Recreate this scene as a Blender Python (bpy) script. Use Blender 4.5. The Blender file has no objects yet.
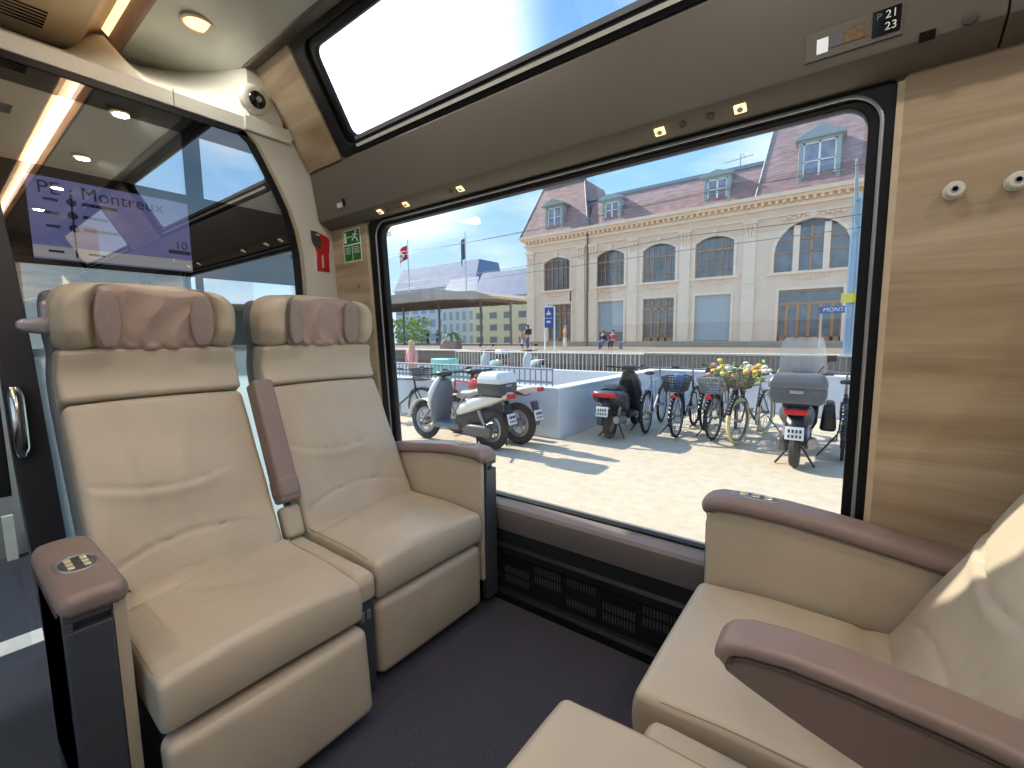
import bpy, bmesh, math, random
from mathutils import Vector, Matrix
random.seed(7)
PI = math.pi
SC = bpy.context.scene
COL = SC.collection
R = math.radians

# ------------------------------------------------------------------ camera
EYE = 1.15
cam_d = bpy.data.cameras.new('camera'); cam_d.sensor_width = 36.0
cam_d.lens = 443.0 / 1024.0 * 36.0; cam_d.clip_start = 0.02; cam_d.clip_end = 800
cam = bpy.data.objects.new('camera', cam_d); COL.objects.link(cam); SC.camera = cam
cam.matrix_world = Matrix(((0.79814607, -0.05555878, 0.59989671, 0), (0.60236911, 0.09126292, -0.79298331, 0),
                           (-0.01069114, 0.99427577, 0.10630804, EYE), (0, 0, 0, 1)))
# ------------------------------------------------------------------ colour management
SC.view_settings.view_transform = 'Standard'; SC.view_settings.look = 'None'
SC.view_settings.gamma = 1.0; SC.view_settings.use_curve_mapping = False
SC.view_settings.exposure = 0.45
SC.cycles.use_denoising = True
SC.cycles.max_bounces = 10; SC.cycles.diffuse_bounces = 5; SC.cycles.glossy_bounces = 5
SC.cycles.transparent_max_bounces = 16; SC.cycles.caustics_reflective = False; SC.cycles.caustics_refractive = False
SC.cycles.sample_clamp_indirect = 6.0

def lin(c):
    return tuple((x / 12.92 if x <= 0.04045 else ((x + 0.055) / 1.055) ** 2.4) for x in (v / 255.0 for v in c[:3])) + (1.0,)

# ------------------------------------------------------------------ sky
W = bpy.data.worlds.new('sky'); SC.world = W; W.use_nodes = True
nt = W.node_tree; nt.nodes.clear()
N = nt.nodes.new; L = nt.links.new
tc = N('ShaderNodeTexCoord'); sep = N('ShaderNodeSeparateXYZ'); L(tc.outputs['Generated'], sep.inputs[0])
grad = N('ShaderNodeValToRGB'); L(sep.outputs['Z'], grad.inputs[0])
e = grad.color_ramp.elements
e[0].position = 0.0; e[0].color = lin((198, 226, 244)); e[1].position = 0.75; e[1].color = lin((104, 156, 220))
m = grad.color_ramp.elements.new(0.30); m.color = lin((140, 188, 234))
mp = N('ShaderNodeMapping'); L(tc.outputs['Generated'], mp.inputs[0]); mp.inputs['Scale'].default_value = (1.0, 1.0, 2.6)
noi = N('ShaderNodeTexNoise'); noi.inputs['Scale'].default_value = 2.3; noi.inputs['Detail'].default_value = 7
noi.inputs['Roughness'].default_value = 0.55; L(mp.outputs[0], noi.inputs[0])
cr = N('ShaderNodeValToRGB'); L(noi.outputs[0], cr.inputs[0])
cr.color_ramp.elements[0].position = 0.46; cr.color_ramp.elements[1].position = 0.68
cr.color_ramp.elements[1].color = (0.62, 0.62, 0.62, 1)
mixc = N('ShaderNodeMixRGB'); L(cr.outputs[0], mixc.inputs[0]); L(grad.outputs[0], mixc.inputs[1]); mixc.inputs[2].default_value = (0.95, 0.97, 1.0, 1)
gl = Vector((-math.cos(R(35)) * math.cos(R(29)), math.sin(R(35)) * math.cos(R(29)), math.sin(R(29))))
dot = N('ShaderNodeVectorMath'); dot.operation = 'DOT_PRODUCT'; L(tc.outputs['Generated'], dot.inputs[0]); dot.inputs[1].default_value = gl
glr = N('ShaderNodeValToRGB'); L(dot.outputs['Value'], glr.inputs[0])
glr.color_ramp.interpolation = 'EASE'
glr.color_ramp.elements[0].position = 0.935; glr.color_ramp.elements[0].color = (0, 0, 0, 1)
glr.color_ramp.elements[1].position = 0.995; glr.color_ramp.elements[1].color = (1.3, 1.28, 1.2, 1)
addc = N('ShaderNodeMixRGB'); addc.blend_type = 'ADD'; addc.inputs[0].default_value = 1.0
L(mixc.outputs[0], addc.inputs[1]); L(glr.outputs[0], addc.inputs[2])
bg = N('ShaderNodeBackground'); bg.inputs[1].default_value = 1.15; L(addc.outputs[0], bg.inputs[0])
ow = N('ShaderNodeOutputWorld'); L(bg.outputs[0], ow.inputs[0])

# ------------------------------------------------------------------ sun
def light(name, kind, loc, energy, color, **kw):
    d = bpy.data.lights.new(name, kind); d.energy = energy; d.color = color[:3]
    o = bpy.data.objects.new(name, d); COL.objects.link(o); o.location = loc
    for k, v in kw.items():
        setattr(d, k, v)
    return o
SAZ, SEL = R(179.5), R(37)
sdir = Vector((math.cos(SAZ) * math.cos(SEL), math.sin(SAZ) * math.cos(SEL), math.sin(SEL)))
sun = light('sun', 'SUN', (0, 0, 30), 5.3, (1.0, 0.93, 0.80), angle=R(0.6))
sun.rotation_euler = (-sdir).to_track_quat('-Z', 'Y').to_euler()

CY = 0.12                     # centre line of the carriage
XA, XB = -2.28, 3.3           # partition and far end of the saloon
# cove lights along both sides of the ceiling
for s in (1, -1):
    a = light('cove_light', 'AREA', ((XA + XB) / 2, CY + s * 0.50, 2.525), 11.0, (1.0, 0.88, 0.74), shape='RECTANGLE', size=5.3, size_y=0.05)
    a.rotation_euler = (R(180) + s * R(-40), 0, 0)
LAMPS = [(-2.2, 0.80), (-1.2, 0.80), (-0.2, 0.80), (0.8, 0.80), (1.8, 0.80),
         (-2.2, -0.56), (-1.2, -0.56), (-0.2, -0.56), (0.8, -0.56), (1.8, -0.56)]
for (lx, ly) in LAMPS:
    yy = ly if ly > 0 else 2 * CY - ly
    a = light('ceiling_spot', 'AREA', (lx, ly, 2.455 - 0.058 * max(0.0, (yy - 0.66) / 0.34) ** 1.7 - 0.014), 1.5 if lx < -2 else 3.4, (1.0, 0.96, 0.90), shape='DISK', size=0.07)
light('vestibule_fill', 'AREA', (XA - 0.7, -0.6, 2.11), 25.0, (0.92, 0.97, 1.0), shape='SQUARE', size=0.3)  # unseen fill light added behind the door to brighten the frosted panel

# ------------------------------------------------------------------ materials
MATS = {}
def mat(name, col, rough=0.5, metal=0.0, var=0.06, scale=30.0, bump=0.0, bscale=200.0, stretch=None, emit=None, spec=None, coat=0.0, alpha=None):
    if name in MATS: return MATS[name]
    m = bpy.data.materials.new(name); m.use_nodes = True
    t = m.node_tree; b = t.nodes['Principled BSDF']
    b.inputs['Roughness'].default_value = rough; b.inputs['Metallic'].default_value = metal
    c = lin(col)
    tcn = t.nodes.new('ShaderNodeTexCoord'); mpn = t.nodes.new('ShaderNodeMapping')
    t.links.new(tcn.outputs['Object'], mpn.inputs[0])
    if stretch: mpn.inputs['Scale'].default_value = stretch
    n = t.nodes.new('ShaderNodeTexNoise'); n.inputs['Scale'].default_value = scale; n.inputs['Detail'].default_value = 4
    t.links.new(mpn.outputs[0], n.inputs[0])
    rp = t.nodes.new('ShaderNodeValToRGB'); t.links.new(n.outputs[0], rp.inputs[0])
    rp.color_ramp.elements[0].position = 0.3; rp.color_ramp.elements[1].position = 0.7
    rp.color_ramp.elements[0].color = tuple(x * (1 - var) for x in c[:3]) + (1,)
    rp.color_ramp.elements[1].color = tuple(min(1, x * (1 + var)) for x in c[:3]) + (1,)
    t.links.new(rp.outputs[0], b.inputs['Base Color'])
    if bump:
        n2 = t.nodes.new('ShaderNodeTexNoise'); n2.inputs['Scale'].default_value = bscale; n2.inputs['Detail'].default_value = 3
        t.links.new(mpn.outputs[0], n2.inputs[0])
        bp = t.nodes.new('ShaderNodeBump'); bp.inputs['Strength'].default_value = bump; bp.inputs['Distance'].default_value = 0.004
        t.links.new(n2.outputs[0], bp.inputs['Height']); t.links.new(bp.outputs[0], b.inputs['Normal'])
    if emit:
        b.inputs['Emission Color'].default_value = lin(emit[0]); b.inputs['Emission Strength'].default_value = emit[1]
    if spec is not None: b.inputs['Specular IOR Level'].default_value = spec
    if coat: b.inputs['Coat Weight'].default_value = coat
    if alpha is not None: b.inputs['Alpha'].default_value = alpha
    MATS[name] = m
    return m

def glass_mat(name, tint, refl, rough=0.0, gcol=(1, 1, 1, 1)):
    m = bpy.data.materials.new(name); m.use_nodes = True; t = m.node_tree; t.nodes.clear()
    o = t.nodes.new('ShaderNodeOutputMaterial'); mx = t.nodes.new('ShaderNodeMixShader')
    tr = t.nodes.new('ShaderNodeBsdfTransparent'); tr.inputs[0].default_value = tint
    g = t.nodes.new('ShaderNodeBsdfGlossy'); g.inputs['Roughness'].default_value = rough; g.inputs[0].default_value = gcol
    n = t.nodes.new('ShaderNodeTexNoise'); n.inputs['Scale'].default_value = 0.7
    ma = t.nodes.new('ShaderNodeMapRange'); ma.inputs['To Min'].default_value = refl * 0.97; ma.inputs['To Max'].default_value = refl * 1.03
    t.links.new(n.outputs[0], ma.inputs['Value']); t.links.new(ma.outputs[0], mx.inputs[0])
    t.links.new(tr.outputs[0], mx.inputs[1]); t.links.new(g.outputs[0], mx.inputs[2]); t.links.new(mx.outputs[0], o.inputs[0])
    MATS[name] = m
    return m

def wood_mat(name, c1, c2, c3):
    m = bpy.data.materials.new(name); m.use_nodes = True; t = m.node_tree; b = t.nodes['Principled BSDF']
    b.inputs['Roughness'].default_value = 0.42
    tcn = t.nodes.new('ShaderNodeTexCoord'); mpn = t.nodes.new('ShaderNodeMapping'); mpn.inputs['Scale'].default_value = (0.9, 0.9, 7.0)
    t.links.new(tcn.outputs['Object'], mpn.inputs[0])
    n = t.nodes.new('ShaderNodeTexNoise'); n.inputs['Scale'].default_value = 1.6; n.inputs['Detail'].default_value = 8; n.inputs['Distortion'].default_value = 0.9
    t.links.new(mpn.outputs[0], n.inputs[0])
    rp = t.nodes.new('ShaderNodeValToRGB'); t.links.new(n.outputs[0], rp.inputs[0])
    rp.color_ramp.elements[0].position = 0.28; rp.color_ramp.elements[0].color = lin(c1)
    rp.color_ramp.elements[1].position = 0.70; rp.color_ramp.elements[1].color = lin(c3)
    k = rp.color_ramp.elements.new(0.48); k.color = lin(c2)
    mp2 = t.nodes.new('ShaderNodeMapping'); mp2.inputs['Scale'].default_value = (3, 3, 90); t.links.new(tcn.outputs['Object'], mp2.inputs[0])
    n2 = t.nodes.new('ShaderNodeTexNoise'); n2.inputs['Scale'].default_value = 2.0; t.links.new(mp2.outputs[0], n2.inputs[0])
    mx = t.nodes.new('ShaderNodeMixRGB'); mx.blend_type = 'MULTIPLY'; mx.inputs[0].default_value = 0.25
    t.links.new(rp.outputs[0], mx.inputs[1]); t.links.new(n2.outputs[0], mx.inputs[2]); t.links.new(mx.outputs[0], b.inputs['Base Color'])
    MATS[name] = m
    return m

leather = mat('beige_leather', (178, 166, 146), 0.42, var=0.05, scale=6, bump=0.12, bscale=420)
pillow_m = mat('mauve_pillow', (154, 132, 121), 0.45, var=0.05, scale=8, bump=0.1, bscale=420)
mauve = mat('mauve_leather', (132, 114, 107), 0.42, var=0.05, scale=8, bump=0.1, bscale=420)
stitch = mat('stitching', (150, 122, 96), 0.7, var=0.15, scale=300)
shell = mat('grey_plastic_shell', (92, 96, 98), 0.5, var=0.04)
darkpan = mat('dark_grey_plastic', (62, 66, 72), 0.45, var=0.05)
blk = mat('black_rubber', (12, 12, 14), 0.4, var=0.1, spec=0.3)
gloss_blk = mat('gloss_black', (10, 10, 12), 0.12, var=0.1)
heater_blk = mat('black_metal', (18, 18, 20), 0.5, var=0.1, spec=0.3)
hole_blk = mat('slot_dark', (4, 4, 5), 0.8)
slot_grey = mat('slot_rim', (66, 66, 70), 0.5)
taupe = mat('taupe_panel', (98, 92, 83), 0.5, var=0.03, scale=4)
taupe_dk = mat('taupe_trim', (88, 80, 72), 0.5, var=0.03)
white_pl = mat('cream_plastic', (205, 202, 190), 0.4, var=0.02, scale=5)
ceil_pl = mat('ceiling_plastic', (196, 198, 188), 0.32, var=0.02, scale=5)
duct_pl = mat('duct_beige', (214, 196, 168), 0.5, var=0.05, scale=4)
edge_pl = mat('ceiling_edge', (150, 128, 122), 0.5)
chrome = mat('chrome', (210, 208, 204), 0.16, 1.0, var=0.02)
silver = mat('satin_metal', (165, 166, 170), 0.35, 0.7, var=0.03)
grip_grey = mat('grey_grip', (150, 148, 156), 0.35, 0.3, var=0.03)
wood = wood_mat('oak_veneer', (152, 128, 100), (178, 156, 126), (198, 180, 152))
wood_edge = mat('veneer_edge', (196, 178, 150), 0.5)
carpet = mat('dark_carpet', (60, 59, 69), 0.95, var=0.32, scale=170, bump=0.5, bscale=600)
carpet2 = mat('aisle_carpet', (62, 66, 76), 0.95, var=0.3, scale=260, bump=0.5, bscale=600)
red_pl = mat('red_label', (176, 30, 34), 0.4)
green_sg = mat('green_label', (20, 110, 50), 0.4)
white_sg = mat('white_label', (225, 228, 215), 0.5)
lamp_on = mat('lamp_glow', (255, 240, 215), 0.5, emit=((255, 214, 150), 1.3))
cove_on = mat('cove_glow', (255, 225, 180), 0.5, emit=((255, 214, 160), 1.3))
screen_m = mat('screen_glow', (90, 95, 150), 0.3, var=0.1, scale=5, emit=((118, 122, 190), 0.55))
screen_tx = mat('screen_ink', (30, 32, 60), 0.5, emit=((40, 42, 82), 0.5))
screen_lt = mat('screen_pale', (150, 150, 150), 0.5, emit=((170, 172, 185), 0.5))
win_glass = glass_mat('window_glass', (0.97, 0.97, 0.96, 1), 0.04)
part_glass = glass_mat('partition_glass', (0.85, 0.9, 0.9, 1), 0.60)
band_glass = glass_mat('partition_glass_over_print', (0.9, 0.9, 0.95, 1), 0.20)
def band_mat(name, col, refl, emit=None):
    m = bpy.data.materials.new(name); m.use_nodes = True; t = m.node_tree; t.nodes.clear()
    o = t.nodes.new('ShaderNodeOutputMaterial'); mx = t.nodes.new('ShaderNodeMixShader')
    n = t.nodes.new('ShaderNodeTexNoise'); n.inputs['Scale'].default_value = 5
    rp = t.nodes.new('ShaderNodeMixRGB'); t.links.new(n.outputs[0], rp.inputs[0]); c = lin(col)
    rp.inputs[1].default_value = tuple(x * 0.9 for x in c[:3]) + (1,); rp.inputs[2].default_value = tuple(x * 1.1 for x in c[:3]) + (1,)
    d = t.nodes.new('ShaderNodeEmission' if emit else 'ShaderNodeBsdfDiffuse'); t.links.new(rp.outputs[0], d.inputs[0])
    if emit: d.inputs[1].default_value = emit
    g = t.nodes.new('ShaderNodeBsdfGlossy'); g.inputs['Roughness'].default_value = 0.0; mx.inputs[0].default_value = refl
    t.links.new(d.outputs[0], mx.inputs[1]); t.links.new(g.outputs[0], mx.inputs[2]); t.links.new(mx.outputs[0], o.inputs[0])
    MATS[name] = m
    return m
print_blk = band_mat('printed_black_glass', (14, 14, 17), 0.20)
screen_m = band_mat('lit_screen', (124, 128, 184), 0.24, 0.34)
screen_lt = band_mat('lit_screen_bar', (190, 192, 196), 0.24, 0.34)
screen_tx = band_mat('lit_screen_ink', (40, 42, 74), 0.24, 0.34)
def frost_mat(name, col):
    m = bpy.data.materials.new(name); m.use_nodes = True; t = m.node_tree; t.nodes.clear()
    o = t.nodes.new('ShaderNodeOutputMaterial'); mx = t.nodes.new('ShaderNodeMixShader'); mx.inputs[0].default_value = 0.65
    n = t.nodes.new('ShaderNodeTexNoise'); n.inputs['Scale'].default_value = 3; rp = t.nodes.new('ShaderNodeMixRGB'); t.links.new(n.outputs[0], rp.inputs[0])
    c = lin(col); rp.inputs[1].default_value = tuple(x * 0.96 for x in c[:3]) + (1,); rp.inputs[2].default_value = c
    d = t.nodes.new('ShaderNodeBsdfDiffuse'); g = t.nodes.new('ShaderNodeBsdfTranslucent')
    t.links.new(rp.outputs[0], d.inputs[0]); t.links.new(rp.outputs[0], g.inputs[0])
    t.links.new(d.outputs[0], mx.inputs[1]); t.links.new(g.outputs[0], mx.inputs[2]); t.links.new(mx.outputs[0], o.inputs[0])
    MATS[name] = m
    return m
frost_glass = frost_mat('frosted_glass', (228, 242, 246))

# ------------------------------------------------------------------ helpers
def put(o, name=None, label=None, cat=None, group=None, kind=None):
    if label: o['label'] = label
    if cat: o['category'] = cat
    if group: o['group'] = group
    if kind: o['kind'] = kind
    return o

def empty(name, loc, label, cat, group=None, rz=0.0):
    o = bpy.data.objects.new(name, None); COL.objects.link(o); o.location = loc; o.rotation_euler = (0, 0, rz)
    o.empty_display_size = 0.1
    return put(o, None, label, cat, group)

def chain_loc(p):
    v = Vector((0, 0, 0))
    while p is not None:
        v += Vector(p.location); p = p.parent
    return v

class B:
    """collects shapes and links them as ONE mesh object"""
    def __init__(s): s.v = []; s.f = []; s.mi = []; s.cur = 0; s.T = None
    def add(s, vs, fs):
        k = len(s.v)
        if s.T is not None: vs = [s.T @ Vector(v) for v in vs]
        s.v += [tuple(v) for v in vs]; s.f += [tuple(i + k for i in f) for f in fs]; s.mi += [s.cur] * len(fs)
        return s
    def box(s, lo, hi, M=None):
        x0, y0, z0 = lo; x1, y1, z1 = hi
        vs = [Vector(p) for p in ((x0,y0,z0),(x1,y0,z0),(x1,y1,z0),(x0,y1,z0),(x0,y0,z1),(x1,y0,z1),(x1,y1,z1),(x0,y1,z1))]
        if M is not None: vs = [M @ v for v in vs]
        return s.add(vs, [(0,3,2,1),(4,5,6,7),(0,1,5,4),(1,2,6,5),(2,3,7,6),(3,0,4,7)])
    def rbox(s, c, size, r, k=3, nm=1, f=None, M=None):
        """rounded box with optional deformation f(p local to centre)->p"""
        hx, hy, hz = (d / 2.0 for d in size); r = min(r, hx * 0.999, hy * 0.999, hz * 0.999)
        nmx, nmy, nmz = (nm, nm, nm) if isinstance(nm, int) else nm
        def axis(h, n):
            a = [-h + r * (1 - math.cos(PI / 2 * i / k)) * 0 - 0 + r * (1 - math.tan(PI / 4 * (1 - i / k))) for i in range(k)]
            inner = [-(h - r) + (2 * (h - r)) * i / n for i in range(n + 1)]
            b = [-q for q in reversed(a)]
            return a + inner + b
        X, Y, Z = axis(hx, nmx), axis(hy, nmy), axis(hz, nmz)
        vd = {}; vs = []; fs = []
        def vid(x, y, z):
            key = (round(x, 7), round(y, 7), round(z, 7))
            if key not in vd:
                ix = max(-(hx - r), min(hx - r, x)); iy = max(-(hy - r), min(hy - r, y)); iz = max(-(hz - r), min(hz - r, z))
                d = Vector((x - ix, y - iy, z - iz)); d.normalize()
                vd[key] = len(vs); vs.append(Vector((ix, iy, iz)) + d * r)
            return vd[key]
        def face(A, Bq, fn, flip):
            for i in range(len(A) - 1):
                for j in range(len(Bq) - 1):
                    q = [fn(A[i], Bq[j]), fn(A[i + 1], Bq[j]), fn(A[i + 1], Bq[j + 1]), fn(A[i], Bq[j + 1])]
                    if flip: q.reverse()
                    fs.append(tuple(vid(*p) for p in q))
        face(X, Y, lambda a, b: (a, b, hz), False); face(X, Y, lambda a, b: (a, b, -hz), True)
        face(Y, Z, lambda a, b: (hx, a, b), False); face(Y, Z, lambda a, b: (-hx, a, b), True)
        face(Z, X, lambda a, b: (b, hy, a), False); face(Z, X, lambda a, b: (b, -hy, a), True)
        out = []
        for v in vs:
            if f: v = Vector(f(v))
            if M is not None: v = M @ v
            out.append(v + Vector(c))
        return s.add(out, fs)
    def prism(s, poly, d0, d1, ax='x'):
        """poly of 2-D points extruded along an axis: x -> (y,z) points, y -> (x,z), z -> (x,y)"""
        n = len(poly)
        def P(p, d): return (d, p[0], p[1]) if ax == 'x' else (p[0], d, p[1]) if ax == 'y' else (p[0], p[1], d)
        vs = [P(p, d0) for p in poly] + [P(p, d1) for p in poly]
        fs = [(i, (i + 1) % n, n + (i + 1) % n, n + i) for i in range(n)] + [tuple(reversed(range(n))), tuple(range(n, 2 * n))]
        return s.add(vs, fs)
    def tube(s, pts, r, n=8, closed=False, caps=True):
        pts = [Vector(p) for p in pts]; m_ = len(pts); rs = r if isinstance(r, (list, tuple)) else [r] * m_
        vs = []; fs = []; up = None
        for i, p in enumerate(pts):
            if closed: t = pts[(i + 1) % m_] - pts[i - 1]
            else: t = (pts[min(i + 1, m_ - 1)] - pts[max(i - 1, 0)])
            t.normalize()
            if up is None:
                up = Vector((0, 0, 1)) if abs(t.z) < 0.9 else Vector((1, 0, 0))
            a = t.cross(up)
            if a.length < 1e-5: a = t.cross(Vector((0, 1, 0)))
            a.normalize(); b = a.cross(t); b.normalize(); up = b
            for j in range(n):
                th = 2 * PI * j / n; vs.append(p + (a * math.cos(th) + b * math.sin(th)) * rs[i])
        rng = m_ if closed else m_ - 1
        for i in range(rng):
            for j in range(n):
                a0 = i * n + j; a1 = i * n + (j + 1) % n; b0 = ((i + 1) % m_) * n + j; b1 = ((i + 1) % m_) * n + (j + 1) % n
                fs.append((a0, a1, b1, b0))
        if caps and not closed:
            fs.append(tuple(reversed(range(n)))); fs.append(tuple(range((m_ - 1) * n, m_ * n)))
        return s.add(vs, fs)
    def cyl(s, c0, c1, r, n=16): return s.tube([c0, c1], r, n)
    def lathe(s, c, axis, prof, n=20):
        """prof: (radius, distance along axis)"""
        ax = Vector(axis).normalized(); u = ax.orthogonal().normalized(); w = ax.cross(u)
        vs = []; fs = []; m_ = len(prof)
        for (r, d) in prof:
            for j in range(n):
                th = 2 * PI * j / n; vs.append(Vector(c) + ax * d + (u * math.cos(th) + w * math.sin(th)) * max(r, 1e-5))
        for i in range(m_ - 1):
            for j in range(n):
                fs.append((i * n + j, i * n + (j + 1) % n, (i + 1) * n + (j + 1) % n, (i + 1) * n + j))
        fs.append(tuple(reversed(range(n)))); fs.append(tuple(range((m_ - 1) * n, m_ * n)))
        return s.add(vs, fs)
    def loft(s, secs, n=16):
        """secs: (centre, u half-vector, v half-vector, power)"""
        vs = []; fs = []
        for (c, u, w, pw) in secs:
            c, u, w = Vector(c), Vector(u), Vector(w)
            for j in range(n):
                th = 2 * PI * j / n; a, b = math.cos(th), math.sin(th)
                a = math.copysign(abs(a) ** (2 / pw), a); b = math.copysign(abs(b) ** (2 / pw), b)
                vs.append(c + u * a + w * b)
        for i in range(len(secs) - 1):
            for j in range(n):
                fs.append((i * n + j, i * n + (j + 1) % n, (i + 1) * n + (j + 1) % n, (i + 1) * n + j))
        fs.append(tuple(reversed(range(n)))); fs.append(tuple(range((len(secs) - 1) * n, len(secs) * n)))
        return s.add(vs, fs)
    def grid(s, fn, nu, nv, thick=None):
        vs = [Vector(fn(i / nu, j / nv)) for i in range(nu + 1) for j in range(nv + 1)]
        fs = [(i * (nv + 1) + j, (i + 1) * (nv + 1) + j, (i + 1) * (nv + 1) + j + 1, i * (nv + 1) + j + 1) for i in range(nu) for j in range(nv)]
        return s.add(vs, fs)
    def build(s, name, m, parent=None, smooth=True, world=True, bevel=0.0, solid=0.0, sub=0, angle=35, fixn=True, **tags):
        me = bpy.data.meshes.new(name)
        off = chain_loc(parent) if (parent is not None and world) else Vector((0, 0, 0))
        me.from_pydata([tuple(Vector(v) - off) for v in s.v], [], s.f)
        ms = m if isinstance(m, (list, tuple)) else [m]
        for q in ms: me.materials.append(q)
        for p, i in zip(me.polygons, s.mi): p.material_index = min(i, len(ms) - 1)
        if fixn:
            bm = bmesh.new(); bm.from_mesh(me); bmesh.ops.recalc_face_normals(bm, faces=bm.faces); bm.to_mesh(me); bm.free()
        o = bpy.data.objects.new(name, me); COL.objects.link(o)
        if parent is not None: o.parent = parent
        if solid:
            md = o.modifiers.new('solid', 'SOLIDIFY'); md.thickness = solid; md.offset = 0
        if bevel:
            md = o.modifiers.new('bevel', 'BEVEL'); md.width = bevel; md.segments = 3; md.limit_method = 'ANGLE'; md.angle_limit = R(40)
        if sub:
            md = o.modifiers.new('sub', 'SUBSURF'); md.levels = sub; md.render_levels = sub
        if smooth:
            me.polygons.foreach_set('use_smooth', [True] * len(me.polygons))
            try: me.set_sharp_from_angle(angle=R(angle))
            except Exception: pass
        put(o, None, tags.get('label'), tags.get('cat'), tags.get('group'), tags.get('kind'))
        return o

def S(bld, name, m, **kw):      # the setting
    return bld.build(name, m, kind='structure', **kw)

def copy_tree(o, parent=None, loc=None, rz=None, label=None):
    c = o.copy(); COL.objects.link(c); c.parent = parent
    if loc is not None: c.location = loc
    if rz is not None: c.rotation_euler[2] = rz
    if label: c['label'] = label
    for ch in list(o.children): copy_tree(ch, c)
    return c

def text(name, s_, size, M, m, parent=None, depth=0.0005, align='CENTER'):
    cu = bpy.data.curves.new(name, 'FONT'); cu.body = s_; cu.size = size; cu.extrude = depth; cu.align_x = align; cu.align_y = 'CENTER'
    t = bpy.data.objects.new(name, cu); COL.objects.link(t); bpy.context.view_layer.update()
    me = bpy.data.meshes.new_from_object(t); COL.objects.unlink(t); bpy.data.objects.remove(t)
    off = chain_loc(parent) if parent is not None else Vector((0, 0, 0))
    me.transform(Matrix.Translation(-off) @ M); me.materials.clear(); me.materials.append(m)
    o = bpy.data.objects.new(name, me); COL.objects.link(o)
    if parent is not None: o.parent = parent
    return o

def basis(o, x, y):
    x = Vector(x).normalized(); y = Vector(y).normalized(); z = x.cross(y)
    return Matrix(((x.x, y.x, z.x, o[0]), (x.y, y.y, z.y, o[1]), (x.z, y.z, z.z, o[2]), (0, 0, 0, 1)))

def rr_loop(x0, x1, z0, z1, r, k=8):
    pts = []
    for (cx, cz, a0) in ((x1 - r, z1 - r, 0), (x0 + r, z1 - r, 90), (x0 + r, z0 + r, 180), (x1 - r, z0 + r, 270)):
        for i in range(k + 1):
            a = R(a0 + 90 * i / k); pts.append((cx + r * math.cos(a), cz + r * math.sin(a)))
    return pts

def ring(b, outer, inner, fn, d0, d1):
    """annulus between two equal loops mapped through fn(u, v, depth)"""
    n = len(outer)
    vs = [fn(*p, d0) for p in outer] + [fn(*p, d0) for p in inner] + [fn(*p, d1) for p in outer] + [fn(*p, d1) for p in inner]
    fs = []
    for i in range(n):
        j = (i + 1) % n
        fs += [(i, j, n + j, n + i), (2*n + i, 3*n + i, 3*n + j, 2*n + j), (i, 2*n + i, 2*n + j, j), (n + i, n + j, 3*n + j, 3*n + i)]
    return b.add(vs, fs)

def slab(b, loop, fn, d0, d1):
    n = len(loop)
    vs = [fn(*p, d0) for p in loop] + [fn(*p, d1) for p in loop]
    return b.add(vs, [tuple(range(n)), tuple(reversed(range(n, 2 * n)))] + [(i, n + i, n + (i + 1) % n, (i + 1) % n) for i in range(n)])

# ================================================================== carriage shell
def yg(z): return 1.48 - 0.06 * (z - 0.45) / 1.30
def side(s):
    """point mapper: s=+1 window side seen in the photograph, s=-1 the opposite side"""
    return (lambda y: y) if s > 0 else (lambda y: 2 * CY - y)
ra, rb = Vector((1.300, 2.005)), Vector((1.066, 2.415))      # roof light plane, (y, z)
rdir = (rb - ra).normalized(); rnrm = Vector((-rdir.y, rdir.x)) * 1.0
if rnrm.x > 0: rnrm = -rnrm                                   # towards the cabin
WX = [(-1.878, 0.010), (0.975, 2.86)]
trim_n = 0
def trim(b, m, **kw):
    global trim_n
    trim_n += 1
    return S(b, 'trim_%d' % trim_n, m, **kw)

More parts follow.
